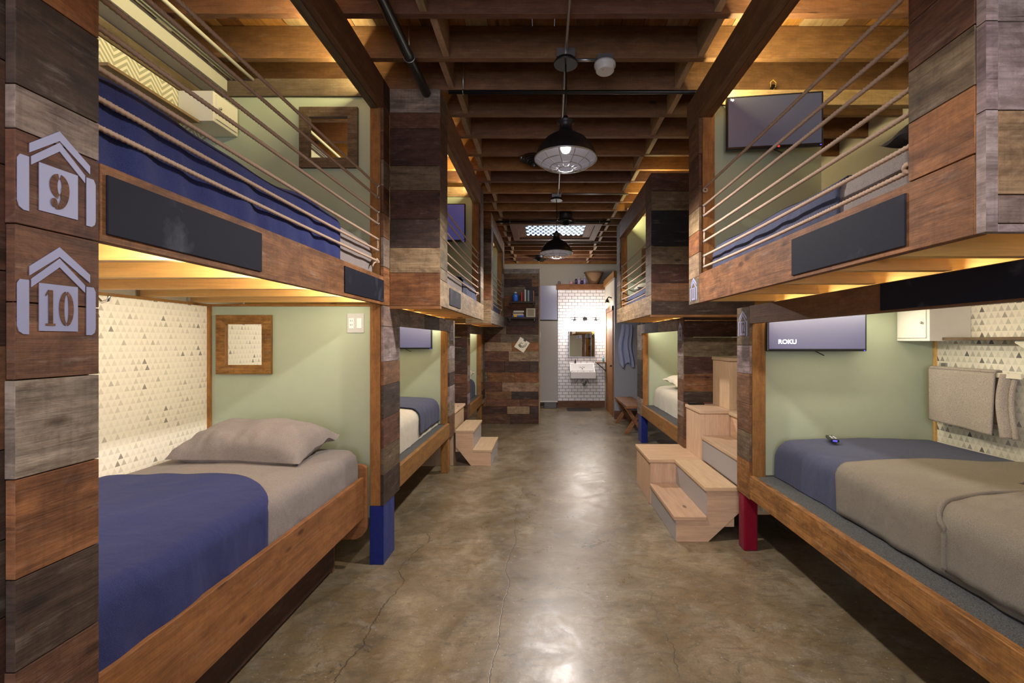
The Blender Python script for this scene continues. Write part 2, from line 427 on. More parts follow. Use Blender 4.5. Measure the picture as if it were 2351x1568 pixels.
# skylight of sidewalk lenses
sk = thing('skylight_panel', 'wood framed ceiling skylight of rows of small round glass lenses', 'skylight', ((SKX0 + SKX1) / 2, (SKY0 + SKY1) / 2, ZJ - .02))
f = MB(); e = .1
for (a, b, c2, d) in ((SKX0, SKY0, SKX1, SKY0 + e), (SKX0, SKY1 - e, SKX1, SKY1), (SKX0, SKY0 + e, SKX0 + e, SKY1 - e), (SKX1 - e, SKY0 + e, SKX1, SKY1 - e)):
    f.box(a, b, ZJ - .03, c2, d, ZD - .005, 'brown')
f.build('outer_frame', M['wood2'], sk)
f = MB(); a0, b0, a1, b1 = SKX0 + e, SKY0 + .02, SKX1 - e, SKY1 - e
for (a, b, c2, d) in ((a0, SKY0 + e, a1, SKY0 + e + .03), (a0, b1 - .06, a1, b1), (a0, SKY0 + e + .03, a0 + .12, b1 - .06), (a1 - .12, SKY0 + e + .03, a1, b1 - .06)):
    f.box(a, b, ZJ - .005, c2, d, ZJ + .05, 'orange')
f.build('inner_frame', M['wood2'], sk)
B(a0 + .11, SKY0 + e, ZJ + .02, a1 - .11, b1 - .05, ZJ + .06, 'black').build('iron_grid', M['black'], sk)
w_ = (a1 - a0 - .26); lens0 = None
for r_ in range(7):
    for c_ in range(11):
        cx = a0 + .13 + w_ * (c_ + .25 + .5 * (r_ % 2)) / 11; cy = SKY0 + e + .075 + r_ * .112
        if lens0 is None:
            lens0 = MB().lathe([(.002, -.02), (.016, -.016), (.027, -.005), (.029, .004)], (cx, cy, ZJ + .02), 12).build('glass_lens', M['lens'], sk); L0 = (cx, cy)
        else:
            c = lens0.copy(); COL.objects.link(c); c.location = (cx - L0[0], cy - L0[1], 0)

# ---------------------------------------------------------------- cladding helper
def clad(mb, face, a0, a1, z0, z1, pos, th, planks=None, seed=0, h=.17, split=False, pal=None):
    """stack boards on a face. face 'x': boards run in Y at X=pos..pos+th; face 'y': boards run in X at Y=pos..pos+th"""
    rr = random.Random(seed); z = z1; i = 0
    pal = pal or ['orange', 'dark', 'grey', 'red', 'brown', 'deep', 'brown', 'tan', 'red', 'dark']
    while z > z0 + .001:
        if planks:
            if i >= len(planks): break
            zb, c = planks[i]
        else:
            zb = z - h * rr.uniform(.75, 1.2); c = rr.choice(pal)
        zb = max(zb, z0)
        if zb - z0 < .03 and not planks: zb = z0
        t = th * rr.uniform(.88, 1.06)
        cuts = [a0]
        if split:
            q = a0 + rr.uniform(.1, .6)
            while q < a1 - .12: cuts.append(q); q += rr.uniform(.28, .8)
        cuts.append(a1)
        for j in range(len(cuts) - 1):
            cc = c if j == 0 else rr.choice(pal); g = .0012
            if face == 'x': mb.box(pos, cuts[j] + (g if j else 0), zb + g, pos + t, cuts[j + 1] - g, z - g, cc, 1)
            else: mb.box(cuts[j] + (g if j else 0), pos, zb + g, cuts[j + 1] - g, pos + t, z - g, cc, 0)
        z = zb; i += 1
    return mb

def house_icon(parent, X, s, y0, y1, z0, z1, txt, detail=True):
    """stencilled house round a number; s=+1 face looks to +X (left bunks), -1 looks to -X"""
    def P(a, t): return ((y0 + a * (y1 - y0)) if s > 0 else (y1 - a * (y1 - y0)), z0 + t * (z1 - z0))
    mb = MB(); xa, xb = X, X + s * .0015
    def pr(q): mb.prism([P(*p) for p in (q if s > 0 else q[::-1])], 0, xa, xb, W['grey'])
    pr([(0, .54), (.03, .585), (.13, .585), (.13, 0), (.07, 0), (.02, .03), (0, .09)][::-1])
    pr([(.866, 0), (.94, 0), (.985, .03), (1, .08), (1, .53), (.97, .585), (.866, .585)])
    pr([(.247, .04), (.743, .04), (.743, .567), (.247, .567)])
    for (al, ar, tl, tt, w) in ((.136, .917, .735, 1.0, .10), (.155, .845, .60, .87, .09)):
        pr([(al, tl - w), (.5, tt - w * 1.1), (.5, tt), (al, tl)]); pr([(.5, tt - w * 1.1), (ar, tl - w), (ar, tl), (.5, tt)])
    mb.build('house_stencil', M['silver'], parent)
    if txt in ('9', '10'):
        ph, w0 = .40, .17; cx0 = .495; g = MB()
        def gp(cx, hw, x, y): return P(cx + (x - .5) * 2 * hw, .10 + y * ph)
        def strip_(cx, hw, outer, inner, e=0):
            for q in range(len(outer) - 1):
                pts = [gp(cx, hw, *outer[q]), gp(cx, hw, *outer[q + 1]), gp(cx, hw, *inner[q + 1]), gp(cx, hw, *inner[q])]
                g.prism(pts, 0, X + s * (.0016 + e), X + s * (.0026 + e), W['red'])
        def arc(cx, cy, rx, ry, a0, a1, n=14): return [(cx + rx * math.cos(math.radians(a0 + (a1 - a0) * q / n)), cy + ry * math.sin(math.radians(a0 + (a1 - a0) * q / n))) for q in range(n + 1)]
        if txt == '9':
            for a0, a1 in ((100, 260), (-80, 80)): strip_(cx0, .125, arc(.5, .66, .5, .36, a0, a1), arc(.5, .66, .12, .22, a0, a1))
            strip_(cx0, .125, arc(.36, .6, .64, .6, 5, -95), arc(.36, .6, .24, .49, 5, -95), .0004)
            strip_(cx0, .115, arc(.2, .17, .17, .13, 0, 180, 8), arc(.2, .17, .17, .13, 360, 180, 8), .0007)
        else:
            strip_(cx0 + .09, .095, arc(.5, .5, .5, .5, 97, 263), arc(.5, .5, .16, .42, 97, 263)); strip_(cx0 + .09, .095, arc(.5, .5, .5, .5, -83, 83), arc(.5, .5, .16, .42, -83, 83))
            strip_(cx0 - .115, .06, [(.3, 1), (.3, .06)], [(.75, 1), (.75, .06)]); strip_(cx0 - .115, .06, [(.02, .06), (.02, 0)], [(1, .06), (1, 0)]); strip_(cx0 - .115, .06, [(.0, .86), (.0, .82)], [(.28, 1), (.28, .9)])
        g.build('stencil_number', M['wood'], parent)
        return
    a, t = .495, .3; c = P(a, t)
    h = (z1 - z0) * .58; nw = .62 if len(txt) > 1 else .8
    text_mesh('stencil_number', txt, h, M['wood'], parent, (X + s * .002, c[0], c[1]), (0, s, 0), (0, 0, 1), .0004, nw * (y1 - y0) / .16)

def rope_pts(y0, y1, x, z, sag=.004, step=None):
    step = step or (.0045 if y0 < 1.6 else .02)
    n = int((y1 - y0) / step)
    return [(x, y0 + (y1 - y0) * i / n, z - sag * math.sin(PI * i / n)) for i in range(n + 1)]

def ropes(parent, x, y0, y1, zs, knot='far', knot_z=None, s=1):
    for i, z in enumerate(zs):
        MB().tube(rope_pts(y0, y1, x, z, .004 + .002 * (i % 3)), .0068, 12, W['tan'], 3 if y0 < 1.6 else 0, 130).build('guard_rope', M['rope'], parent)
    # short vertical runs behind the eye bolts at the far post
    for a, b in ((0, 1), (2, 3), (4, 5)):
        if b < len(zs):
            MB().tube([(x, y1 - .002, zs[a] - .001), (x, y1 + .004, (zs[a] + zs[b]) / 2), (x, y1 - .002, zs[b] + .001)], .005, 9, W['tan'], 3, 75).build('rope_turn', M['rope'], parent)
            for zz in (zs[a], zs[b]):
                pts = [(x + .011 * math.cos(t), y1 - .004, zz + .011 * math.sin(t)) for t in [2 * PI * q / 14 for q in range(14)]]
                e = MB().tube(pts, .0022, 6, closed=True); e.tube([(x, y1 - .004, zz), (x, y1 + .03, zz)], .0025, 6)
                e.build('eye_bolt', M['chrome'], parent)
    kz = knot_z if knot_z is not None else zs[-1]; ky = y1 - .01 if knot == 'far' else y0 + .015
    k = MB()
    for q in range(4):
        ax = Vector((math.cos(q * 1.1), math.sin(q * 2.3) * .6, math.sin(q * 1.7))).normalized(); u = ax.orthogonal().normalized(); w = ax.cross(u)
        k.tube([tuple(Vector((x, ky, kz)) + (u * math.cos(t) + w * math.sin(t)) * .013) for t in [2 * PI * j / 12 for j in range(12)]], .006, 7, W['tan'], closed=True)
    k.tube([(x, ky, kz), (x - .01 * s, ky - .03, kz - .02), (x - .015 * s, ky - .045, kz - .045)], .006, 8, W['tan'])
    k.build('rope_knot', M['rope'], parent)

def bigboard(parent, X, s, y0, y1, z0, z1):
    B(X, y0, z0, X + s * .006, y1, z1, 'black').build('chalkboard', M['chalk'], parent, bevel=.002)

def area(name, loc, rot, sx, sy, e, col, spread=PI):
    l = bpy.data.lights.new(name, 'AREA'); l.shape = 'RECTANGLE'; l.size = sx; l.size_y = sy; l.energy = e; l.color = col; l.spread = spread
    o = bpy.data.objects.new(name, l); COL.objects.link(o); o.location = loc; o.rotation_euler = rot
    return o
def point(name, loc, e, col, r=.03):
    l = bpy.data.lights.new(name, 'POINT'); l.energy = e; l.color = col; l.shadow_soft_size = r
    o = bpy.data.objects.new(name, l); COL.objects.link(o); o.location = loc
    return o
WARM = (1.0, .83, .42); WARMW = (1.0, .91, .72)

def strip(parent, s, x, y0, y1, z, e, col, tilt=0):
    """LED strip fixed inside the front rail, shining back into the bunk. s=-1 left bunks, +1 right bunks"""
    B(x - .008, y0, z - .004, x + .008, y1, z + .004).build('led_strip', M['led'], parent)
    # area lights point along local -Z ; rotate to face s*X
    a = area('bunk_light', (x + s * .02, (y0 + y1) / 2, z), (0, -s * (PI / 2 + tilt) if s > 0 else (PI / 2 + tilt), 0), .03, y1 - y0, e, col)
    return a

# ---------------------------------------------------------------- BUNKS
ZF0, ZF1 = 1.745, 1.93

def deck_joists(parent, s, xf, xb, y0, y1, ys, col='pine'):
    for y in ys:
        B(s * (xf + (.065 if xf > 1.05 and s < 0 else .031)), y, 1.752, s * xb, y + .04, 1.885, col, 0).build('deck_joist', M['pine'], parent, bevel=.002)
    B(s * (xf + .03), y0, 1.887, s * xb, y1, 1.905, 'pine', 0).build('bunk_deck', M['pine'], parent)

def mk_end_panel(parent, s, xa, xb, y, z0, z1, name='end_panel', th=.03):
    return B(s * xa, y, z0, s * xb, y + th, z1).build(name, M['green'], parent)

# ===== LEFT NEAR BUNK
b9 = thing('bunk_bed', 'near left wooden bunk with house stencils 9 and 10 on its plank post', 'bunk bed', (-1.7, 2.0, 0))
s = -1; xf = 1.077; xb = 2.30
pl = [(2.42, 'brown'), (2.23, 'orange'), (2.025, 'dark'), (1.934, 'grey'), (1.74, 'red'), (1.58, 'red'), (1.42, 'red'), (1.217, 'grey'), (1.012, 'orange'), (.824, 'dark'), (.62, 'red'), (.4, 'brown'), (.2, 'orange'), (.0, 'red')]
mb = MB(); clad(mb, 'x', .913, 1.086, 0, 2.6, -1.077, -.022, pl, 3)
clad(mb, 'x', .913, 1.086, 2.6, 3.258, -1.077, -.022, None, 8)
mb.build('plank_cladding', M['wood'], b9, bevel=.0015)
p1 = B(-1.1, .93, 0, -1.2, 1.083, 3.258, 'brown').build('post', M['wood2'], b9)
mb = MB(); clad(mb, 'y', -1.32, -1.1, 0, 3.258, .905, .022, None, 21, .2, pal=['dark', 'deep', 'brown']); mb.build('plank_cladding', M['wood'], b9, bevel=.0015)
# far post
B(-1.099, 3.006, .395, -1.17, 3.10, 3.258, 'fir', 2).build('post', M['wood2'], b9, bevel=.003)
mb = MB()
clad(mb, 'x', 3.004, 3.345, .395, 1.740, -1.077, -.02, [(1.6, 'grey'), (1.36, 'mauve'), (1.2, 'brown'), (.98, 'dark'), (.78, 'red'), (.6, 'olive'), (.395, 'dark')], 4)
clad(mb, 'x', 3.004, 3.122, 1.742, 3.258, -1.077, -.02, [(3.1, 'deep'), (2.9, 'brown'), (2.72, 'red'), (2.54, 'grey'), (2.36, 'red'), (2.2, 'brown'), (2.0, 'grey'), (1.742, 'orange')], 6)
mb.build('plank_cladding', M['wood'], b9, bevel=.0015)
mb = MB(); mb.box(-1.078, 3.006, 0, -1.172, 3.225, .394); mb.build('blue_wrapped_foot', M['bluesock'], b9, bevel=.004)['label'] = 'blue cloth wrapped foot'
B(-1.1, 3.11, .395, -1.17, 3.34, 1.742, 'fir', 2).build('post', M['wood2'], b9)
# fascia, header
B(-1.077, 1.088, ZF0 - .003, -1.105, 3.003, ZF1 + .002, 'orange', 1).build('fascia_board', M['wood'], b9, bevel=.002)
B(-1.077, 1.088, 3.062, -1.116, 3.003, 3.258, 'brown', 1).build('header_beam', M['wood2'], b9, bevel=.002)
B(-1.118, 1.088, 3.058, -1.165, 3.003, 3.257, 'olive', 1).build('header_beam', M['wood2'], b9, bevel=.002)
bigboard(b9, -1.0765, 1, 1.10, 1.702, 1.762, 1.908)
bigboard(b9, -1.0765, 1, 2.41, 2.995, 1.762, 1.905)
deck_joists(b9, s, 1.077, xb - .01, .95, 3.05, [1.02, 1.4, 1.78, 2.17, 2.54, 2.9])
mk_end_panel(b9, s, 1.105, xb - .001, 3.05, .3, 1.75)
mk_end_panel(b9, s, 1.165, xb - .001, 3.02, 1.906, 3.14, 'end_panel')
B(-1.17, 3.0, 3.14, -2.299, 3.05, 3.255, 'olive', 0).build('top_rail', M['wood2'], b9)
B(-xb + .02, 1.0, .3, -xb, 3.05, 1.742).build('wallpaper_panel', M['paper'], b9)['label'] = 'pale wallpaper with small grey triangles'
B(-xb + .02, 1.0, 1.906, -xb, 3.018, 3.06).build('wallpaper_panel', M['chevron'], b9)['label'] = 'zigzag chevron wallpaper'
mb = MB(); mb.box(-xb + .02, 3.03, .3, -xb + .04, 3.05, 1.75, 'fir'); mb.box(-xb + .02, 1.0, 1.735, -xb + .035, 3.03, 1.75, 'fir'); mb.box(-2.27, 3.035, 1.735, -1.17, 3.05, 1.75, 'fir')
mb.build('edge_trim', M['wood2'], b9)
B(-xb + .001, 1.0, 3.062, -xb + .03, 3.0, 3.16, 'olive').build('wall_rail', M['wood2'], b9)
house_icon(b9, -1.0765, 1, .9153, 1.0749, 1.771, 1.965, '9')
house_icon(b9, -1.0765, 1, .9153, 1.0749, 1.514, 1.708, '10')
ropes(b9, -1.112, 1.09, 2.99, [2.535, 2.458, 2.36, 2.282, 2.18, 2.105, 2.033], 'far', s=1)
# little coat hook under the deck
MB().tube([(-2.27, 2.2, 1.73), (-2.2, 2.2, 1.72), (-2.17, 2.2, 1.69), (-2.14, 2.2, 1.70), (-2.13, 2.2, 1.73)], .007, 8).build('hook', M['chrome'], b9)
strip(b9, -1, -1.118, 1.1, 2.85, 1.757, 17, WARMW, -.1)
strip(b9, -1, -1.18, 1.1, 2.98, 3.19, 32, WARM, .9)

# ===== GENERIC PAIR (lower bay + cantilevered loft)
def bunk(label, s, xl, xf, xb, low, loft, npost, seed, near_planks, name_sock=None, zt=3.258, icon=None, legmat=None, wall_low=None, loft_back=None, e=(12, 12), beamcol='grey', fascia='tan', rot=None, ledge=.12, lf=(ZF0, ZF1)):
    yl0, yl1 = low; yf0, yf1 = loft
    b = thing('bunk_bed', label, 'bunk bed', (s * (xf + xb) / 2, (yl0 + yl1) / 2, 0))
    # ---- lower bay: far post always, near post if asked
    fp = .3
    B(s * (xl + .02), yl1 - fp, .0 if legmat is None else .395, s * (xl + .1), yl1 - fp + .1, 1.62, 'fir', 2).build('post', M['wood2'], b, bevel=.003)
    B(s * (xl + .02), yl1 - .1, .395, s * (xl + .1), yl1, 1.62, 'fir', 2).build('post', M['wood2'], b, bevel=.003)
    mb = MB(); clad(mb, 'x', yl1 - fp - .002, yl1, .4, 1.742, s * xl, s * .02, None, seed, .19, pal=['grey', 'mauve', 'brown', 'olive', 'dark'])
    mb.build('plank_cladding', M['wood'], b, bevel=.0015)
    if npost:
        B(s * (xl + .02), yl0, .395, s * (xl + .1), yl0 + .1, 1.62, 'fir', 2).build('post', M['wood2'], b, bevel=.003)
        mb = MB(); clad(mb, 'x', yl0, yl0 + .2, .4, 1.742, s * xl, s * .02, None, seed + 1, .2, pal=['grey', 'brown', 'olive', 'mauve']); mb.build('plank_cladding', M['wood'], b, bevel=.0015)
    ys = yl0 + .2 if npost else yl0
    # beam over the lower bay
    rr = random.Random(seed + 9); mb = MB(); y = ys
    while y < yl1 - fp - .003:
        y2 = min(y + rr.uniform(.45, .95), yl1 - fp - .003)
        mb.box(s * xl, y + .001, 1.61, s * (xl + .04), y2 - .001, 1.742, rr.choice(['grey', 'dark', 'mauve', 'brown']) if beamcol == 'grey' else beamcol, 1); y = y2
    mb.build('lower_beam', M['wood'], b, bevel=.002)
    B(s * xl, ys, .41, s * (xl + .035), yl1 - fp - .003, .568, 'fir', 1).build('bed_rail', M['wood2'], b, bevel=.003)
    B(s * (xl + .036), yl0 + .02, .5, s * (xb - .01), yl1 - fp + .1, .556).build('platform', M['carpet'], b)
    # end panel, wallpaper
    mk_end_panel(b, s, xl + .1, xb - .001, yl1 - fp + .02, .557, 1.75)
    B(s * (xb - .02), yl0 + .1, .557, s * xb, yl1 - fp + .02, 1.742).build('wallpaper_panel', M['paper2'], b)
    # ---- loft
    a, c = lf
    B(s * xf, yf0 + .001, a, s * (xf + .03), yf1, c, fascia, 1).build('fascia_board', M['wood'], b, bevel=.002)
    mb = MB()
    mb2 = MB(); clad(mb2, 'x', yf0, yf0 + .23, c + .002, zt, s * xf, s * .02, None, seed + 3, .2, pal=['olive', 'brown', 'tan', 'red']); mb2.build('plank_cladding', M['wood'], b, bevel=.0015)
    mb2 = MB(); clad(mb2, 'x', yf1 - .24, yf1, c + .002, zt, s * xf, s * .02, None, seed + 4, .22, pal=['olive', 'brown', 'grey']); mb2.build('plank_cladding', M['wood'], b, bevel=.0015)
    B(s * (xf + .021), yf0 + .03, c, s * (xf + .1), yf0 + .225, zt - .002, 'fir', 2).build('post', M['wood2'], b, bevel=.002)
    B(s * (xf + .021), yf1 - .235, c, s * (xf + .1), yf1 - .01, zt - .002, 'fir', 2).build('post', M['wood2'], b, bevel=.002)
    B(s * xf, yf0 + .232, zt - .2, s * (xf + .04), yf1 - .242, zt, 'brown', 1).build('header_beam', M['wood2'], b, bevel=.002)
    B(s * (xf + .042), yf0 + .232, zt - .2, s * (xf + .085), yf1 - .242, zt, 'tan', 1).build('header_beam', M['wood2'], b, bevel=.002)
    # camera-side clad face
    if near_planks is not None:
        xo = loft_back or (xl)
        mb = MB(); clad(mb, 'y', min(s * (xf + .001), s * xo), max(s * (xf + .001), s * xo), a, zt, yf0 - .001, .022, near_planks or None, seed + 5, .19)
        mb.build('end_cladding', M['wood'], b, bevel=.0015)
        B(s * xf, yf0 - .004, a - .02, s * xo, yf0 + .03, a - .001, 'orange', 0).build('bottom_trim', M['wood2'], b)
    n = int((yf1 - yf0) / .39); deck_joists(b, s, xf, xb - .01, yf0 + .05, yf1 - .02, [yf0 + .3 + i * .39 for i in range(n - 0)][:n])
    ye = yf1 - .23
    mk_end_panel(b, s, xf + .1, xb - .001, ye, 1.906, 3.14)
    B(s * (xf + .1), ye - .01, 3.14, s * (xb - .001), ye + .03, 3.25, 'tan', 0).build('top_rail', M['wood2'], b)
    strip(b, s, s * (xl + .055), ys + .1, yl1 - fp - .02, 1.70, e[0], WARMW, 0)
    strip(b, s, s * (xf + .1), yf0 + .3, yf1 - .3, zt - .06, e[1], WARM, .75)
    return b, ye

bn = [(3.09, 'grey'), (2.98, 'red'), (2.72, 'deep'), (2.55, 'olive'), (2.35, 'deep'), (2.15, 'dark'), (1.975, 'tan'), (1.745, 'orange')]
bB, yeB = bunk('left middle wooden bunk with its loft jutting out above two wooden steps', -1, 1.077, .725, 2.30, (3.35, 5.39), (3.125, 5.335), False, 31, bn, fascia='tan', e=(13, 20))
bigboard(bB, -.7245, 1, 3.42, 3.86, 1.775, 1.905)
ropes(bB, -.757, 3.36, 5.09, [2.5, 2.43, 2.34, 2.27, 2.18, 2.11, 2.04], 'far')
house_icon(bB, -1.0765, 1, 5.13, 5.3, 1.5, 1.70, '8')
# side wall of the alcove holding the left steps, with the far bunk beyond
bC, yeC = bunk('far left wooden bunk beside the bookshelf wall', -1, 1.077, .725, 2.30, (6.30, 8.10), (6.12, 8.10), True, 47, [], fascia='grey', e=(9, 12))
mb = MB(); clad(mb, 'y', -2.299, -1.078, 0, 1.742, 6.275, .022, None, 77, .17, pal=['deep', 'dark', 'brown', 'red']); mb.build('end_cladding', M['wood'], bC, bevel=.0015)
ropes(bC, -.757, 6.36, 7.85, [2.5, 2.43, 2.34, 2.27, 2.18, 2.11, 2.04], 'far')
dn = [(2.89, 'deep'), (2.71, 'olive'), (2.38, 'black'), (2.21, 'olive'), (2.04, 'deep'), (1.87, 'brown'), (1.745, 'dark')]
bD, yeD = bunk('right far wooden bunk with black plank in its end wall, beyond the big stair', 1, 1.42, .99, 2.77, (4.59, 6.87), (4.16, 6.14), True, 59, dn, zt=3.06, legmat=1, loft_back=1.95, fascia='tan', e=(12, 14))
ropes(bD, 1.022, 4.4, 5.9, [2.477, 2.37, 2.303, 2.205, 2.137, 2.045, 1.975], 'far', 2.477, -1)
house_icon(bD, 1.4195, -1, 4.63, 4.76, 1.5, 1.70, '14')
mb = MB(); clad(mb, 'y', 1.422, 2.769, 0, 1.742, 4.566, .022, [(1.71, 'dark'), (1.54, 'deep'), (1.345, 'olive'), (1.165, 'deep'), (.985, 'orange'), (.88, 'dark'), (.7, 'brown'), (.5, 'red'), (.3, 'brown'), (0, 'dark')], 5)
mb.build('end_cladding', M['wood'], bD, bevel=.0015)
B(1.425, 6.6, 0, 1.52, 6.82, .394).build('blue_wrapped_foot', M['bluesock'], bD, bevel=.004)['label'] = 'blue cloth wrapped foot'
B(1.425, 4.62, 0, 1.52, 4.72, .394, 'brown').build('foot', M['wood2'], bD)

# ===== RIGHT NEAR BUNK
b12 = thing('bunk_bed', 'near right wooden bunk with house stencil 12 and a red wrapped foot', 'bunk bed', (2.0, 2.2, 0))
# lower bay
B(1.44, 3.11, .4, 1.535, 3.15, 1.742, 'fir', 2).build('post', M['wood2'], b12, bevel=.003)
B(1.44, 3.155, .4, 1.51, 3.30, 1.742, 'brown', 2).build('post', M['wood2'], b12)
mb = MB(); clad(mb, 'x', 3.108, 3.31, .4, 1.742, 1.42, .02, [(1.47, 'olive'), (1.27, 'mauve'), (1.06, 'brown'), (.86, 'brown'), (.66, 'olive'), (.4, 'fir')], 4)
mb.build('plank_cladding', M['wood'], b12, bevel=.0015)
B(1.425, 3.2, 0, 1.525, 3.3, .398).build('red_wrapped_foot', M['redsock'], b12, bevel=.012)['label'] = 'red cloth wrapped foot'
B(1.42, .6, 1.62, 1.46, 3.107, 1.744, 'brown', 1).build('lower_beam', M['wood2'], b12, bevel=.002)
bigboard(b12, 1.4205, -1, .62, 1.892, 1.628, 1.74)
B(1.42, .6, .41, 1.455, 3.107, .568, 'fir', 1).build('bed_rail', M['wood'], b12, bevel=.003)
B(1.456, .6, .5, 2.76, 3.16, .556).build('platform', M['carpet'], b12)
B(1.47, .7, .0, 1.55, .8, .499, 'brown').build('leg', M['wood2'], b12)
mk_end_panel(b12, 1, 1.536, 2.769, 3.16, .3, 1.75)
B(2.75, .6, .557, 2.77, 3.158, 1.742).build('wallpaper_panel', M['paper2'], b12)['label'] = 'wallpaper of grey and cream triangles'
B(2.735, 3.14, .557, 2.75, 3.158, 1.742, 'pine').build('edge_trim', M['wood2'], b12)
# loft
B(.99, 1.033, ZF0, 1.02, 3.07, ZF1, 'orange', 1).build('fascia_board', M['wood'], b12, bevel=.002)
bigboard(b12, .9905, -1, 1.226, 1.79, 1.76, 1.905)
mb = MB()
clad(mb, 'x', 1.033, 1.222, ZF1 + .002, 3.1, .99, .02, [(2.1, 'fir'), (2.0, 'fir')][:0] or [(2.95, 'brown'), (2.76, 'grey'), (2.52, 'brown'), (2.36, 'red'), (2.23, 'red'), (2.09, 'olive'), (1.932, 'orange')], 12)
mb.build('plank_cladding', M['wood'], b12, bevel=.0015)
mb = MB(); clad(mb, 'y', 1.022, 1.75, ZF0, 3.1, 1.010, .022, [(2.95, 'grey'), (2.7, 'mauve'), (2.42, 'mauve'), (2.22, 'mauve'), (2.02, 'mauve'), (1.83, 'tan'), (1.765, 'grey'), (1.745, 'mauve')], 14)
mb.build('end_cladding', M['wood'], b12, bevel=.0015)
mb = MB(); clad(mb, 'y', .992, 1.020, ZF0, 3.1, 1.008, .022, [(2.6, 'mauve'), (2.22, 'mauve'), (2.02, 'mauve'), (1.745, 'mauve')], 14)
mb.build('corner_trim', M['wood'], b12)
B(1.011, 1.06, ZF1, 1.1, 1.22, 3.099, 'brown', 2).build('post', M['wood2'], b12)
B(1.012, 2.872, ZF1, 1.09, 2.955, 3.0, 'fir', 2).build('post', M['wood2'], b12, bevel=.002)
B(1.012, 2.96, ZF1, 1.09, 3.06, 3.0, 'brown', 2).build('post', M['wood2'], b12)
mb = MB(); clad(mb, 'x', 2.87, 3.07, ZF0, 2.93, .988, .02, [(2.7, 'brown'), (2.5, 'red'), (2.36, 'brown'), (2.21, 'tan'), (2.07, 'orange'), (1.915, 'tan'), (1.745, 'olive')], 15)
mb.build('plank_cladding', M['wood'], b12, bevel=.0015)
B(.99, 1.2, 2.932, 1.03, 3.12, 3.13, 'brown', 1).build('header_beam', M['wood2'], b12, bevel=.002)
B(1.032, 1.2, 2.932, 1.075, 3.12, 3.13, 'joist', 1).build('header_beam', M['wood2'], b12, bevel=.002)
deck_joists(b12, 1, .99, 2.76, 1.06, 3.06, [1.33, 1.6, 1.97, 2.37, 2.81])
mk_end_panel(b12, 1, 1.09, 1.79, 2.9, 1.906, 3.02)
B(1.08, 2.89, 3.022, 2.77, 2.94, 3.12, 'tan', 0).build('top_rail', M['wood2'], b12, bevel=.002)
house_icon(b12, 1.4195, -1, 3.135, 3.285, 1.534, 1.72, '12')
house_icon(b12, .9875, -1, 2.9, 3.04, 1.765, 1.92, '11')
ropes(b12, 1.022, 1.24, 2.865, [2.368, 2.303, 2.205, 2.137, 2.045, 1.975], 'near', 1.985, -1)
MB().tube(rope_pts(1.24, 2.865, 1.022, 2.477), .0068, 12, W['tan'], 3, 130).build('guard_rope', M['rope'], b12)
MB().tube([(1.022 + .012 * math.cos(t), 2.85, 2.46 + .012 * math.sin(t)) for t in [2 * PI * j / 12 for j in range(12)]], .006, 7, W['tan'], closed=True).build('rope_knot', M['rope'], b12)
strip(b12, 1, 1.475, .9, 3.08, 1.70, 13, WARMW, 0)
strip(b12, 1, 1.09, 1.1, 2.86, 3.06, 44, WARM, .8)

def end_strip(parent, x0, x1, y, z, e):
    B(x0, y - .006, z, x1, y + .006, z + .006).build('led_strip', M['led'], parent)
    area('bunk_end_light', ((x0 + x1) / 2, y, z - .004), (0, 0, 0), x1 - x0, .03, e, WARMW)
end_strip(b12, 1.56, 2.3, 2.97, 1.744, 5.5)
end_strip(bB, -1.9, -1.2, 4.93, 1.744, 2)

# ---------------------------------------------------------------- BEDDING
def fold(d, w, r):
    """d from 0..w flat, beyond the ends folds down with radius r -> (pos, drop)"""
    def over(e):
        q = PI / 2 * r
        if e <= 0: return 0, 0
        if e < q: return r * math.sin(e / r), r * (1 - math.cos(e / r))
        return r, r + e - q
    if d < r:
        o, dr = over(r - d); return r - o, dr
    if d > w - r:
        o, dr = over(d - (w - r)); return w - r + o, dr
    return d, 0

def drape(x0, x1, y0, y1, zt, h, r, off=0, sx=(None, None), ty=(None, None), edge0=None, edge1=None, wr=.006, seed=0, nu=46, nv=70, crown=.0, ystart=None):
    """cloth over a block: sx = how far down each X side, ty = how far down each Y end"""
    x0, x1, y0, y1, zt = x0 - off, x1 + off, y0 - off, y1 + off, zt + off; w = x1 - x0; l = y1 - y0; cr = r * (2 - PI / 2) * 0
    ext = h - r + PI / 2 * r - r
    a0 = -(ext if sx[0] is None else sx[0]); a1 = w + (ext if sx[1] is None else sx[1])
    b0 = -(ext if ty[0] is None else ty[0]); b1 = l + (ext if ty[1] is None else ty[1])
    sd = Vector((seed * 7.3, seed * 3.1, 0))
    def fn(u, v):
        d = a0 + (a1 - a0) * u
        e0 = b0 if edge0 is None else edge0(d, w) - y0; e1 = b1 if edge1 is None else edge1(d, w) - y0
        t = e0 + (e1 - e0) * v
        px, dx = fold(d, w, r); py, dy = fold(t, l, r)
        z = zt - min(h, dx + dy)
        cx = 4 * (px / w) * (1 - px / w)
        z += crown * max(0, cx) * (1 if dx + dy < r else 0.6)
        n1 = noise.noise(Vector((d * 2.2, t * 2.2, 0)) + sd) * wr * 1.6 + noise.noise(Vector((d * 7, t * 4, 3)) + sd) * wr
        if dx > r * .7:
            fl = noise.noise(Vector((t * 9, 0, 9)) + sd) * wr * 2.4 * min(1, dx / h)
            px += fl * (-1 if px < w / 2 else 1)
        if dy > r * .7: py += noise.noise(Vector((d * 9, 4, 9)) + sd) * wr * .6 * (-1 if py < l / 2 else 1)
        return (x0 + px, y0 + py, z + (n1 if dx + dy < h * .6 else n1 * .3))
    return MB().grid(fn, nu, nv)

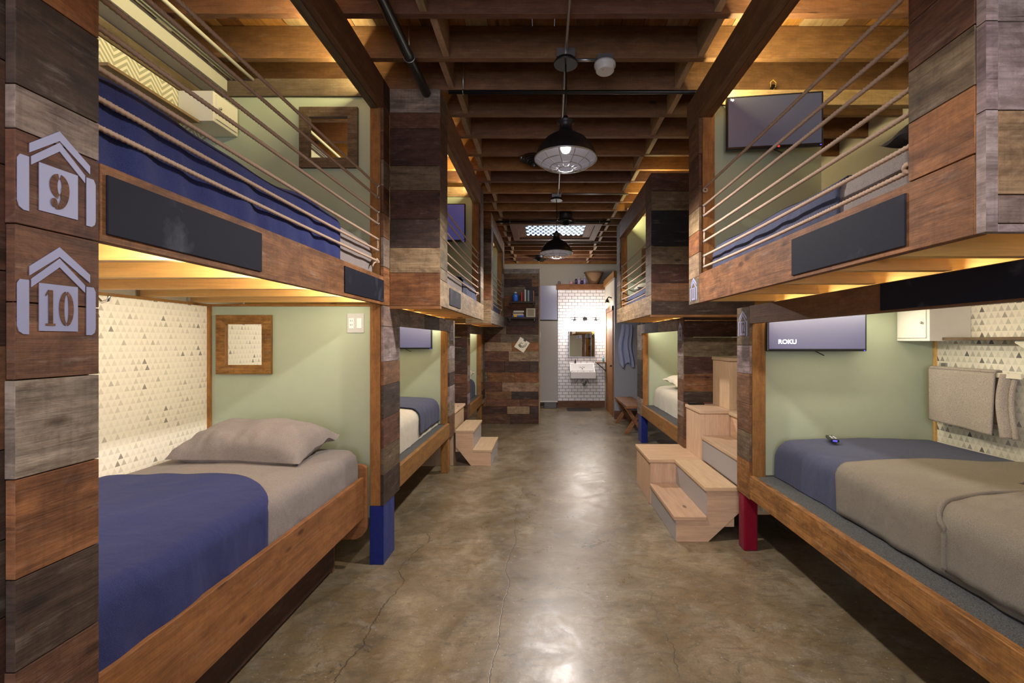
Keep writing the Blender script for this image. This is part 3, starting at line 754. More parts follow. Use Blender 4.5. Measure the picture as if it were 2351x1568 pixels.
def hem_line(x0, x1, y0, y1, zt, h, r, off, edge, d0, d1, n=60):
    x0, x1, y0, y1, zt = x0 - off, x1 + off, y0 - off, y1 + off, zt + off; w = x1 - x0
    out = []
    for q in range(n + 1):
        d = d0 + (d1 - d0) * q / n; px, dx = fold(d, w, r); out.append((x0 + px, edge(d, w), zt - min(h, dx) + .02 * max(0, 4 * (px / w) * (1 - px / w))))
    return out

def mattress(label, x0, x1, y0, y1, z0, zt, mat, seed, r=.06, crown=.02, wr=.004):
    o = drape(x0, x1, y0, y1, zt, zt - z0 - .004, r, 0, seed=seed, wr=wr, crown=crown)
    # closed underside
    o.box(x0 + .03, y0 + .03, z0, x1 - .03, y1 - .03, z0 + .05, 'grey')
    ob = o.build('mattress', mat); tag(ob, label, 'mattress'); return ob

def pillow(label, c, a, b, h, mat, rot=(0, 0, 0), seed=0, name='pillow'):
    mb = MB()
    for sg in (1, -1):
        def fn(u, v):
            u2, v2 = u * 2 - 1, v * 2 - 1
            if sg < 0: v2 = -v2
            t = max(0, (1 - abs(u2) ** 3.0)) ** .5 * max(0, (1 - abs(v2) ** 2.6)) ** .6
            k = 1 - .10 * (1 - abs(u2)) * abs(v2) ** 4
            kk = 1 - .10 * (1 - abs(v2)) * abs(u2) ** 4
            z = sg * h * (t if sg > 0 else t * .45)
            edge = max(abs(u2), abs(v2))
            z += noise.noise(Vector((u2 * 2.5 + seed, v2 * 2.5, 0))) * h * .14 * t
            z += noise.noise(Vector((u2 * 11 + seed, v2 * 2.2, 5))) * h * .13 * min(1, t * 2) * edge ** 2
            if abs(u2) > .75: z += .25 * h * (abs(u2) - .75) * 4 * (noise.noise(Vector((seed, v2 * 3, u2)))) 
            return (u2 * a * kk, v2 * b * k, z)
        mb.grid(fn, 40, 30)
    ob = mb.build(name, mat, loc=(0, 0, 0)); ob.location = c; ob.rotation_euler = rot; tag(ob, label, 'pillow'); return ob

# left lower bed on its own wheeled frame
tb = thing('bed_frame', 'low wooden pull out bed frame under the near left bunk', 'bed frame', (-1.75, 1.9, 0))
B(-1.18, .95, .345, -1.205, 2.93, .61, 'orange', 1).build('side_rail', M['wood2'], tb, bevel=.003)
B(-1.2785, .95, .345, -1.28 - .02, 2.9, .40, 'brown', 1).build('slat_support', M['wood2'], tb)
hp = []
for (cy, cz, a0, a1) in ((-1.165 - .05, .66, 0, 90),):
    for k in range(7):
        t = math.radians(a0 + (a1 - a0) * k / 6); hp.append((cy + .05 * math.cos(t), cz + .03 * math.sin(t)))
hp += [(-2.24, .69), (-2.24, .2), (-1.32, .2)]
for k in range(7):
    t = math.radians(270 + 90 * k / 6); hp.append((-1.165 - .09 + .09 * math.cos(t), .29 + .09 * math.sin(t)))
MB().prism(hp[::-1], 1, 2.935, 2.965, 'orange').build('headboard', M['wood2'], tb, bevel=.003)
B(-1.21, .97, .4, -2.24, 2.92, .44, 'brown').build('slat_base', M['wood2'], tb)
B(-2.215, .97, .35, -2.24, 2.92, .6, 'brown').build('side_rail', M['wood2'], tb)
mb = MB(); mb.box(-1.36, 1.0, .035, -1.385, 2.9, .27, 'deep', 1)
mb.build('drawer_front', M['wood2'], tb, bevel=.003)
mb = MB(); mb.box(-1.386, 1.0, .03, -2.2, 2.9, .05, 'deep'); mb.box(-1.386, 2.87, .05, -2.2, 2.9, .25, 'deep'); mb.build('drawer_box', M['wood2'], tb)
for (x, y) in ((-1.45, 1.2), (-1.45, 2.8), (-2.1, 1.2), (-2.1, 2.8)):
    MB().lathe([(.016, -.01), (.016, .01)], (x, y, .016), 16, 0).build('caster', M['plastic'], tb)
for (x, y) in ((-1.40, 2.90), (-2.2, 2.90), (-1.40, .97), (-2.2, .97)):
    B(x - .03, y - .0, 0, x + .03, y + .03, .36, 'brown').build('leg', M['wood2'], tb)
MX0, MX1, MY0, MY1, MZ0, MZT = -2.245, -1.215, .96, 2.925, .442, .80
mattress('mattress in grey fitted sheet on the near left lower bed', MX0, MX1, MY0, MY1, MZ0, MZT, M['sheet'], 1, .055, .015)
def e1(d, w):   # fold line swings forward towards the aisle
    q = max(0, min(1, (d - (w - .36)) / .37)); return 2.26 - .31 * q ** 1.5
bl = drape(MX0, MX1, MY0, MY1, MZT, .245, .055, .012, sx=(-.02, None), edge0=lambda d, w: .93, edge1=e1, seed=4, wr=.008, crown=.016, nu=60, nv=60)
tag(bl.build('blanket', M['navy'], solid=.008), 'navy blue blanket over the foot of the near left lower bed', 'blanket')
pillow('grey pillow on the near left lower bed below the square mirror', (-1.72, 2.70, .868), .385, .225, .15, M['sheet'], (math.radians(9), math.radians(1), math.radians(-3)), 2)

# right lower bed
RX0, RX1, RY0, RY1 = 1.60, 2.70, .75, 3.12
mattress('mattress in slate blue sheet on the near right lower bed', RX0, RX1, RY0, RY1, .558, .82, M['bluegrey'], 3, .075, .02)
tb1 = drape(RX0, RX1, RY0, RY1, .82, .262, .075, .012, sx=(None, -.03), edge0=lambda d, w: .78, edge1=lambda d, w: 2.45 + .02 * math.sin(d * 5), seed=6, wr=.006, crown=.02)
tag(tb1.build('blanket', M['tansheet'], solid=.006), 'taupe blanket folded straight across the near right lower bed', 'blanket')
def e2(d, w): return 1.76 + .12 * min(1, max(0, (d + .05) / .35)) ** .6
tb2 = drape(RX0, RX1, RY0, RY1, .82, .25, .08, .026, sx=(None, -.05), edge0=lambda d, w: .8, edge1=lambda d, w: e2(d, w) - .004, seed=8, wr=.010, crown=.02)
cv = tag(tb2.build('coverlet', M['tansheet'], solid=.012), 'thick taupe coverlet with rolled hem at near end of right lower bed', 'blanket')
MB().tube(hem_line(RX0, RX1, RY0, RY1, .82, .245, .08, .03, e2, -.27, 1.05), .011, 10).build('rolled_hem', M['tansheet'], cv)
pillow('charcoal pillow at the right edge, on the taupe coverlet', (2.3, 1.66, .925), .36, .21, .09, M['darkcloth'], (0, 0, .15), 5)
rm = thing('remote_control', 'small black remote lying on the slate blue mattress end', 'remote', (1.88, 2.93, .852))
B(1.855, 2.86, .853, 1.905, 3.0, .873, 'black').build('body', M['plastic'], rm, bevel=.006)
mb = MB()
for i in range(4):
    for j in range(2): mb.box(1.866 + j * .018, 2.88 + i * .022, .8725, 1.876 + j * .018, 2.892 + i * .022, .876)
mb.build('buttons', M['pvc'], rm)
B(1.868, 2.859, .858, 1.892, 2.8605, .866).build('label_tag', M['ledblue'], rm)
rm.rotation_euler = (0, 0, -.35)

# other lower beds
mattress('cream sheeted mattress on the left middle lower bed', -2.26, -1.2, 3.38, 5.06, .558, .84, M['creamsheet'], 7, .08, .03)
o = drape(-2.26, -1.2, 3.38, 5.06, .84, .25, .08, .012, sx=(-.02, None), edge0=lambda d, w: 4.28, edge1=lambda d, w: 5.06 + .16, seed=9, wr=.006, crown=.03)
tag(o.build('blanket', M['bluegrey'], solid=.008), 'slate blue blanket over the far end of left middle lower bed', 'blanket')
mattress('slate blue mattress on the far left lower bed', -2.26, -1.2, 6.45, 7.78, .558, .84, M['bluegrey'], 10, .08, .03)
pillow('cream pillow on the far left lower bed', (-1.5, 7.5, .93), .3, .2, .1, M['creamsheet'], (.2, 0, 0), 3)
mattress('cream sheeted mattress on the lower bed beyond the big stair', 1.6, 2.7, 4.8, 6.56, .558, .84, M['creamsheet'], 12, .08, .03)
o = drape(1.6, 2.7, 4.8, 6.56, .84, .25, .08, .012, sx=(None, -.03), edge0=lambda d, w: 4.83, edge1=lambda d, w: 5.28, seed=13, wr=.006, crown=.03)
tag(o.build('blanket', M['bluegrey'], solid=.008), 'blue blanket on the lower bed beyond the big stair', 'blanket')
pillow('cream pillow on the lower bed beyond the big stair', (1.98, 6.0, .95), .33, .22, .09, M['creamsheet'], (.15, 0, .2), 6)

# upper beds
mattress('mattress in grey sheet in the near left loft, mostly under blue', -2.27, -1.15, 1.12, 2.99, 1.907, 2.17, M['sheet'], 20, .06, .02)
o = drape(-2.27, -1.15, 1.12, 2.99, 2.17, .262, .06, .014, sx=(-.03, None), edge0=lambda d, w: 1.1, edge1=lambda d, w: 2.5 + .01 * math.sin(d * 9), seed=21, wr=.02, crown=.02, nv=110)
tag(o.build('blanket', M['navy'], solid=.01), 'royal blue blanket tucked in the near left loft behind the ropes', 'blanket')
pillow('grey pillow in the near left loft', (-1.72, 2.78, 2.25), .36, .19, .09, M['sheet'], (.1, 0, 0), 7)
mattress('grey sheeted mattress in the near right loft', 1.08, 2.2, 1.26, 2.84, 1.907, 2.09, M['sheet'], 22, .05, .02)
o = drape(1.08, 2.2, 1.26, 2.84, 2.09, .18, .05, .012, sx=(None, -.03), edge0=lambda d, w: 1.63, edge1=lambda d, w: 2.84 + .1, seed=23, wr=.008, crown=.02)
tag(o.build('blanket', M['bluegrey'], solid=.008), 'blue grey blanket in the near right loft behind the ropes', 'blanket')
pillow('dark grey pillow at the head of the near right loft', (1.55, 1.45, 2.19), .36, .17, .09, M['darkcloth'], (0, .0, .1), 8)
mattress('grey mattress in the left middle loft', -2.27, -.79, 3.4, 5.08, 1.907, 2.1, M['sheet'], 24, .05, .02)
o = drape(-2.27, -.79, 3.4, 5.08, 2.1, .18, .05, .012, sx=(-.03, None), edge0=lambda d, w: 4.3, edge1=lambda d, w: 5.08 + .1, seed=25, wr=.008, crown=.02)
tag(o.build('blanket', M['bluegrey'], solid=.008), 'folded blue blanket at far end of the left middle loft', 'blanket')
mattress('pale blue grey mattress in the far left loft', -2.27, -.79, 6.4, 7.85, 1.907, 2.12, M['bluegrey'], 26, .05, .02)
mattress('blue grey mattress in the right far loft', 1.08, 2.7, 4.42, 5.89, 1.907, 2.09, M['bluegrey'], 27, .05, .02)
pillow('pale pillow in the right far loft', (1.45, 5.7, 2.17), .3, .15, .08, M['creamsheet'], (0, 0, 0), 9)

# ---------------------------------------------------------------- TVs, mirrors, fittings
def tv(label, c, w, h, rotz, on=True, wtxt=True, tilt=0, arm=.06):
    """c = centre of the screen face; the face looks to -Y before rotation"""
    t = thing('television', label, 'television', c)
    X, Y, Z = c
    mb = MB(); mb.box(X - w / 2, Y, Z - h / 2, X + w / 2, Y + .03, Z + h / 2, 'black'); mb.build('body', M['plastic'], t, bevel=.006)
    bz = .012
    B(X - w / 2 + bz, Y - .001, Z - h / 2 + bz * 1.4, X + w / 2 - bz, Y + .002, Z + h / 2 - bz).build('screen', M['scr'] if on else M['scroff'], t)
    if wtxt: text_mesh('screen_logo', 'ROKU', h * .13, M['text'], t, (X - w * .3, Y - .002, Z - h * .30), (1, 0, 0), (0, 0, 1), .0003, 1.1)
    B(X - .05, Y + .03, Z - .05, X + .05, Y + arm, Z + .05, 'black').build('wall_mount', M['black'], t)
    MB().tube([(X + .0 + .06 * math.sin(a * 3.1), Y + .02, Z - h / 2 - .03 * math.sin(a * PI)) for a in [q / 14 for q in range(15)]], .003, 6).build('cable', M['plastic'], t)
    B(X + w / 2 - .02, Y - .002, Z - h / 2 + .003, X + w / 2 - .013, Y + .001, Z - h / 2 + .008).build('indicator', M['ledblue'], t)
    t.rotation_euler = (tilt, 0, rotz)
    return t
tv('flat television with logo on the green panel of near right lower bunk', (1.86, 3.06, 1.59), .68, .32, 0, True, True, 0, .1)
tvu = tv('dark angled television high on the near right loft panel', (1.425, 2.78, 2.865), .57, .335, -.13, False, False, math.radians(0), .1)
text_mesh('corner_sticker', 'hp', .02, M['text'], tvu, (1.425 - .25, 2.777, 2.865 + .145), (1, 0, 0), (0, 0, 1), .0003)
mb = MB().lathe([(.008, -.012), (.014, -.008), (.014, .004), (.006, .006)], (1.44, 2.765, 2.695), 14, 1); mb.build('webcam', M['plastic'], tvu)
MB().lathe([(.006, -.0025), (.006, .0)], (1.44, 2.752, 2.695), 12, 1).build('webcam_light', M['redl'], tvu)
tv('television with logo on the green panel of left middle lower bunk', (-1.56, 5.02, 1.57), .60, .32, 0, True, True, 0, .08)
tv('television in the left middle loft seen beside the plank corner', (-1.13, 4.99, 2.82), .5, .42, .0, True, True, 0, .1)

def mirror(label, x0, x1, y, z0, z1, fr, col, name='framed_mirror'):
    t = thing(name, label, 'mirror', ((x0 + x1) / 2, y, z0))
    mb = MB(); d = .022
    def q(pts): mb.prism(pts[::-1], 1, y - d, y, col)
    a, b, c2, e = x0, x1, z0, z1
    q([(a, c2), (b, c2), (b - fr, c2 + fr), (a + fr, c2 + fr)]); q([(a + fr, e - fr), (b - fr, e - fr), (b, e), (a, e)])
    q([(a, c2), (a + fr, c2 + fr), (a + fr, e - fr), (a, e)]); q([(b - fr, c2 + fr), (b, c2), (b, e), (b - fr, e - fr)])
    mb.build('frame', M['wood'], t)
    B(a + fr, y - .006, c2 + fr, b - fr, y - .001, e - fr).build('mirror_glass', M['mirror'], t)
    return t
mirror('square mirror in wooden frame on near left lower green panel', -2.218, -1.846, 3.048, 1.276, 1.676, .062, 'fir')
mirror('grey weathered square mirror in the near left loft', -1.64, -1.25, 3.018, 2.66, 3.065, .066, 'olive')
mirror('small wood framed mirror in the right far loft', 1.28, 1.62, yeD - .001, 2.35, 2.72, .05, 'tan')

sw = thing('switch_plate', 'white outlet and switch plate on near left green panel', 'switch', (-1.28, 3.05, 1.556))
B(-1.34, 3.042, 1.556, -1.225, 3.0495, 1.687).build('plate', M['pvc'], sw, bevel=.002)
B(-1.272, 3.038, 1.585, -1.24, 3.043, 1.655).build('rocker', M['enamel'], sw, bevel=.002)
B(-1.326, 3.039, 1.585, -1.293, 3.043, 1.655).build('outlet', M['enamel'], sw, bevel=.002)
mb = MB()
for z in (1.632, 1.604):
    for x in (-1.316, -1.305): mb.box(x, 3.0385, z, x + .003, 3.0392, z + .011)
mb.build('slots', M['plastic'], sw)

def cabinet(label, x0, x1, y0, y1, z0, z1, side):
    t = thing('wall_cabinet', label, 'cabinet', ((x0 + x1) / 2, (y0 + y1) / 2, z0))
    B(x0, y0, z0, x1, y1, z1).build('cabinet_body', M['white'], t, bevel=.003)
    xf_ = x1 if side < 0 else x0; n = 1 if side < 0 else -1
    d = B(xf_, y0 + .02, z0 + .02, xf_ + n * .008, y1 - .015, z1 - .012).build('door', M['white'], t, bevel=.002)
    MB().lathe([(.006, 0), (.009, n * .012), (.004, n * .018)], (xf_ + n * .008, y0 + .04, (z0 + z1) / 2 + .0), 12, 0).build('knob', M['chrome'], d)
cabinet('white wall cabinet in the near left loft', -2.279, -2.06, 2.79, 3.015, 2.87, 3.058, -1)
cabinet('white wall cabinet in the near right lower bunk', 2.48, 2.749, 2.89, 3.157, 1.50, 1.74, 1)
sh = thing('wall_shelf', 'thin wooden shelf on a cream bracket above the hanging towel', 'shelf', (2.66, 2.4, 1.5))
B(2.56, 1.75, 1.505, 2.749, 2.888, 1.523, 'olive', 1).build('board', M['wood2'], sh, bevel=.002)
mb = MB().prism([(2.1, 1.504), (2.1, 1.49), (2.16, 1.452), (2.42, 1.452), (2.48, 1.49), (2.48, 1.504)][::-1], 0, 2.60, 2.64, 'pale'); mb.build('bracket', M['cream'], sh)
mb = MB()
for y in (2.24, 2.34): mb.lathe([(.005, -.003), (.005, 0)], (2.6, y, 1.478), 8, 0)
mb.build('screws', M['steel'], sh)
sh = thing('wall_shelf', 'thin wooden shelf under the cabinet of the near left loft', 'shelf', (-2.2, 2.5, 2.85))
B(-2.279, 2.2, 2.852, -2.14, 2.785, 2.868, 'tan', 1).build('board', M['wood2'], sh)
B(-2.279, 2.45, 2.80, -2.2, 2.47, 2.852, 'tan').build('bracket', M['steel'], sh)

# towel and its rail
tr = thing('towel_rail', 'cream flat towel rail on the triangle wallpaper', 'towel rail', (2.69, 2.75, 1.26))
B(2.655, 2.50, 1.285, 2.667, 3.1, 1.315).build('bar', M['cream'], tr, bevel=.002)
for y in (2.51, 3.06):
    B(2.735, y, 1.25, 2.749, y + .035, 1.35).build('wall_plate', M['steel'], tr); B(2.667, y + .008, 1.292, 2.735, y + .026, 1.308).build('arm', M['cream'], tr)
def tow(u, v):
    y = 2.63 + .45 * u; L = .74; q = v * L - .40      # q<0 front drop, >0 back drop
    r = .02; x = 2.661; z = 1.322
    a = PI / 2 * r
    if q < -a: xx, zz = x - r, z + r - r - (-q - a)
    elif q > a: xx, zz = x + r, z - (q - a)
    else: xx, zz = x + r * math.sin(q / r), z + r * math.cos(q / r) - r + .004
    dn_ = max(0, 1.32 - zz)
    xx += (-1 if q < 0 else .15) * (.012 * math.sin(u * 9 + .5) * dn_ * 2.2 + .012 * dn_) ; y += .05 * dn_ * (.5 - u)
    zz += .02 * (u - .5) * (dn_ > .3)
    return (min(xx, 2.74), y, zz)
tw = thing('bath_towel', 'grey folded bath towel hanging over the rail', 'towel', (2.66, 2.85, .9))
MB().grid(tow, 40, 60).build('towel_cloth', M['towel'], tw, solid=.012)
def tow2(u, v):
    y = 2.545 + .075 * u + .02 * math.sin(v * 4); zz = 1.31 - .37 * v
    return (2.675 + .02 * math.sin(u * 7) - .02 * v, y, zz)
MB().grid(tow2, 16, 30).build('towel_fold', M['towel'], tw, solid=.022)

# ---------------------------------------------------------------- STAIRS
def step_box(t, x0, x1, y0, y1, z0, z1, tread=True, riserx=None, rmat=None):
    """closed pine step: side boards, riser, overhanging tread"""
    B(x0 + .012, y0 + .01, z0, x1, y1, z1 - .032, 'pale', 0).build('step_side', M['pine'], t, bevel=.002)
    if riserx is not None: B(riserx, y0 + .014, z0 + .002, riserx + (.008 if riserx < (x0 + x1) / 2 else -.008) * -1 + .004, y1 - .004, z1 - .034).build('riser', rmat or M['stone'], t)
    B(x0 - .006, y0 - .008, z1 - .03, x1 + .004, y1, z1, 'pale', 1).build('tread', M['pine'], t, bevel=.004)
bs = thing('staircase', 'pale pine staircase of stepped boxes beside the red foot', 'staircase', (1.5, 3.9, 0))
def riser(t, x, y0, y1, z0, z1): B(x - .001, y0, z0, x + .009, y1, z1).build('riser', M['stone'], t)
# near lane
mb = MB().prism([(.985, 0), (1.225, 0), (1.455, .215), (1.455, .378), (1.215, .378), (1.215, .16), (.985, .16)][::-1], 1, 3.352, 3.38, 'pale'); mb.build('stringer', M['pine'], bs, bevel=.002)
B(.99, 3.382, 0, 1.2, 4.12, .158, 'pale').build('step_body', M['pine'], bs)
riser(bs, .982, 3.356, 4.12, .003, .158)
B(.968, 3.34, .162, 1.214, 4.128, .192, 'pale', 1).build('tread', M['pine'], bs, bevel=.004)
B(1.222, 3.382, .1, 1.43, 4.12, .376, 'pale').build('step_body', M['pine'], bs)
riser(bs, 1.212, 3.356, 4.12, .193, .376)
B(1.198, 3.34, .38, 1.44, 4.128, .41, 'pale', 1).build('tread', M['pine'], bs, bevel=.004)
B(1.466, 3.36, .2, 1.69, 4.12, .596, 'pale').build('step_body', M['pine'], bs)
riser(bs, 1.456, 3.36, 4.12, .412, .596)
B(1.442, 3.345, .6, 1.70, 4.128, .63, 'pale', 1).build('tread', M['pine'], bs, bevel=.004)
B(1.71, 3.36, .4, 2.3, 4.12, .82, 'pale').build('step_body', M['pine'], bs)
B(1.69, 3.345, .822, 2.32, 4.128, .852, 'pale', 1).build('tread', M['pine'], bs, bevel=.004)
# far lane
B(.975, 4.14, 0, 1.415, 4.74, .378, 'pale', 2).build('step_body', M['pine'], bs, bevel=.002)
B(.962, 4.13, .38, 1.44, 4.75, .41, 'pale', 0).build('tread', M['pine'], bs, bevel=.004)
B(1.441, 4.14, .0, 1.72, 4.56, .828, 'pale', 2).build('step_body', M['pine'], bs, bevel=.002)
B(1.43, 4.13, .83, 2.3, 4.562, .862, 'pale', 0).build('tread', M['pine'], bs, bevel=.004)
B(1.71, 4.15, .863, 2.3, 4.555, 1.31, 'pale', 2).build('step_body', M['pine'], bs, bevel=.002)
B(1.70, 4.14, 1.312, 2.3, 4.562, 1.342, 'pale', 0).build('tread', M['pine'], bs, bevel=.004)
rm2 = thing('remote_control', 'black remote on the upper landing of the pine staircase', 'remote', (1.50, 4.5, .863))
B(1.44, 4.48, .864, 1.6, 4.52, .882).build('body', M['plastic'], rm2, bevel=.005)
B(1.46, 4.488, .882, 1.52, 4.512, .885).build('buttons', M['darkcloth'], rm2)

ls = thing('staircase', 'low pine steps on the left rising between the bunks', 'staircase', (-.95, 5.7, 0))
mb = MB().prism([(-.645, 0), (-.645, .16), (-.86, .16), (-.86, .395), (-1.07, .395), (-1.07, .235), (-.885, 0)], 1, 5.4, 5.43, 'pale'); mb.build('stringer', M['pine'], ls)
B(-.65, 5.431, .0, -.86, 6.12, .158, 'pale').build('step_body', M['pine'], ls)
B(-.645, 5.43, .002, -.638, 6.12, .158).build('riser', M['stone'], ls)
B(-.632, 5.392, .162, -.868, 6.13, .192, 'pale', 1).build('tread', M['pine'], ls, bevel=.004)
B(-.87, 5.431, .16, -1.075, 6.12, .393, 'pale').build('step_body', M['pine'], ls)
B(-.862, 5.43, .194, -.868, 6.12, .393).build('riser', M['stone'], ls)
B(-.85, 5.392, .395, -1.075, 6.13, .425, 'pale', 1).build('tread', M['pine'], ls, bevel=.004)
B(-1.1, 5.41, .0, -1.75, 6.12, .62, 'pale', 2).build('step_body', M['pine'], ls)
B(-1.08, 5.4, .622, -1.76, 6.13, .652, 'pale', 1).build('tread', M['pine'], ls, bevel=.004)

# ---------------------------------------------------------------- CEILING SERVICES
def pipe(name, label, pts, r, mat, cat='pipe', hang=()):
    t = thing(name, label, cat, pts[0])
    MB().tube(pts, r, 14).build('pipe_run', mat, t)
    for (x, y, z) in hang:
        mb = MB().tube([(x, y, z + r), (x, y, ZD - .01)], .004, 6); mb.tube([(x + (r + .004) * math.cos(a), y, z + (r + .004) * math.sin(a)) for a in [2 * PI * q / 16 for q in range(16)]] if abs(pts[1][1] - pts[0][1]) > .1 else [(x, y + (r + .004) * math.cos(a), z + (r + .004) * math.sin(a)) for a in [2 * PI * q / 16 for q in range(16)]], .003, 6, closed=True)
        mb.build('hanger', M['steel'], t)
    return t
dk = paint('dark_iron_pipe', (62, 64, 60), .35); dk.node_tree.nodes['Principled BSDF'].inputs['Metallic'].default_value = .7
pipe('sprinkler_pipe', 'thick dark pipe over the near left bunk running towards the plank corner', [(-.82, -1, 3.222), (-.82, 3.118, 3.222)], .03, dk, hang=((-.82, 2.72, 3.222),))
sp = pipe('sprinkler_pipe', 'black pipe crossing the aisle in front of the first pendant', [(-.66, 3.09, 3.215), (1.52, 3.09, 3.215), (1.56, 3.09, 3.222), (1.575, 3.09, 3.26)], .0135, M['black'], hang=((-.56, 3.09, 3.215), (1.3, 3.09, 3.215)))
hd = MB().lathe([(.014, 0), (.014, .02), (.008, .03), (.006, .05)], (1.575, 3.09, 3.2), 12); hd.tube([(1.56, 3.09, 3.25), (1.555, 3.09, 3.28), (1.575, 3.09, 3.3), (1.595, 3.09, 3.28), (1.59, 3.09, 3.25)], .003, 6); hd.build('sprinkler_head', paint('brass', (190, 160, 80), .3), sp)
pipe('sprinkler_pipe', 'black pipe crossing the aisle just before the glass lens skylight', [(-.7, 6.5, 3.23), (.95, 6.5, 3.23)], .016, M['black'], hang=((-.5, 6.5, 3.23), (.8, 6.5, 3.23)))
pipe('conduit', 'grey conduit crossing the aisle behind the second pendant', [(-.7, 8.0, 3.248), (1.0, 8.0, 3.248)], .011, M['steel'], 'conduit')
cd = pipe('conduit', 'long grey conduit above the pendants along the aisle', [(.125, -1, 3.252), (.13, 2.79, 3.252), (.163, 5.08, 3.252), (.163, 5.36, 3.252)], .009, M['steel'], 'conduit')
pipe('conduit', 'grey conduit branching right from the second pendant box', [(.205, 5.34, 3.25), (1.0, 5.34, 3.25)], .009, M['steel'], 'conduit')
pipe('conduit', 'thin white conduit above the near left loft', [(-1.95, .2, 3.248), (-1.95, 2.998, 3.248)], .011, M['pvc'], 'conduit')
for i, (x, m, nm, lb) in enumerate(((-2.06, 'pvc', 'conduit', 'white conduit beside the copper pipe above near left loft'), (-2.085, 'pvc', 'conduit', 'middle one of the white conduits by the soffit'), (-2.03, 'copper', 'copper_pipe', 'copper pipe above the near left loft beside white conduits'))):
    pipe(nm, lb, [(x, .2, 3.249), (x, 2.998, 3.249)], .010, M[m], 'pipe')
so = struct('trim_1', B(-2.298, .2, 3.165, -2.12, 2.998, 3.258), paint('soffit_paint', (176, 174, 164)))
#tag(B(-.0 - .0 + -.92, 3.19, 3.262 - .19 + .19, -.70, 3.2, 3.262 + .13, 'tan', 0).build('joist_patch', M['wood2']), 'pale wood patch on a joist above the plank corner', 'board') if False else None

def pendant(label, x, y, zr, D, ztop, power=130):
    t = thing('pendant_lamp', label, 'lamp', (x, y, zr)); r = D / 2
    prof = [(r, 0), (r * .97, .025), (r * .86, .07), (r * .66, .115), (r * .42, .145), (r * .25, .16), (r * .2, .19), (r * .2, .22), (r * .3, .228), (r * .12, .245), (.012, .265)]
    mb = MB().lathe([(a, zr + h - zr) for a, h in prof], (x, y, zr), 40, caps=False); mb.build('lamp_shade', M['black'], t)
    mb = MB().lathe([(a * .975, h - .001) for a, h in prof[:6]], (x, y, zr), 40, caps=False)
    mb.f = [f[::-1] for f in mb.f]; mb.build('shade_lining', paint('lamp_lining', (140, 138, 146), .5), t)
    mb = MB()
    for q, (rr, dz) in enumerate(((r * 1.0, 0), (r * .78, -.032), (r * .5, -.052), (r * .24, -.062))):
        mb.tube([(x + rr * math.cos(a), y + rr * math.sin(a), zr + dz) for a in [2 * PI * k / 36 for k in range(36)]], .0028 if q else .005, 6, closed=True)
    for k in range(12):
        a = 2 * PI * (k + .5) / 12
        mb.tube([(x + rr * math.cos(a), y + rr * math.sin(a), zr + dz) for rr, dz in ((r * 1.02, .004), (r * .93, -.014), (r * .78, -.032), (r * .5, -.052), (r * .24, -.062))], .0022, 6)
    mb.build('wire_guard', M['steel'], t)
    MB().lathe([(.004, -.03), (.022, -.022), (.032, -.002), (.03, .02), (.018, .045), (.014, .06)], (x, y, zr + .065), 20).build('bulb', M['bulb'], t)
    MB().tube([(x, y, zr + .26), (x + .004, y, (zr + ztop) / 2 + .1), (x, y, ztop)], .0045, 8).build('cord', M['black'], t)
    MB().lathe([(.072, 0), (.074, .008), (.06, .03), (.02, .034)], (x, y, ztop - .01), 28).build('canopy', M['black'], t)
    B(x - .055, y - .03, ztop + .024, x + .055, y + .04, ztop + .075).build('junction_box', M['steel'], t)
    l = bpy.data.lights.new('pendant_light', 'SPOT'); l.energy = power; l.color = (1, .92, .88); l.shadow_soft_size = .035; l.spot_size = math.radians(172); l.spot_blend = .35
    o = bpy.data.objects.new('pendant_light', l); COL.objects.link(o); o.location = (x, y, zr - .075)
    return t
pendant('first black cage pendant lamp with a bright bulb', .13, 2.745, 2.612, .378, 3.2)
pendant('black cage pendant lamp added out of view at the camera end', .13, .09, 2.612, .378, 3.2, 75)  # unseen third pendant, added as a light source for the near aisle
pendant('second black cage pendant lamp further down the aisle', .145, 5.4, 2.56, .388, 3.2)

sd = thing('smoke_detector', 'white round smoke detector beside the first pendant mount', 'smoke detector', (.372, 2.75, 3.13))
MB().lathe([(.05, 0), (.056, .006), (.058, .03), (.066, .034), (.066, .05), (.03, .052)], (.372, 2.76, 3.155), 32).build('housing', M['pvc'], sd)
B(.325, 2.74, 3.208, .42, 2.8, 3.257).build('junction_box', M['steel'], sd)
MB().tube([(.19, 2.77, 3.235), (.325, 2.77, 3.235)], .009, 8).build('conduit_link', M['steel'], sd)
MB().lathe([(.006, 0), (.006, .003)], (.355, 2.735, 3.152), 10).build('test_button', M['door'], sd)

def diffuser(label, x, y, z=3.255, D=.28):
    t = thing('air_diffuser', label, 'air vent', (x, y, z))
    MB().lathe([(.085, 0), (.085, .2)], (x, y, z), 24).build('duct', M['black'], t)
    for k in range(5):
        r = D / 2 * (1 - k * .18)
        MB().lathe([(r, -.004 - k * .012), (r * .93, .01 - k * .012), (r * .84, .016 - k * .012)], (x, y, z), 28, caps=False).build('vent_ring', dk, t)
diffuser('round black ring diffuser left of the first pendant', -.10, 4.33)
diffuser('round black ring diffuser just before the glass lens skylight', .3, 6.35, 3.2)
diffuser('round black ring diffuser left of the second pendant, farthest away', -.1, 9.3, 3.2)

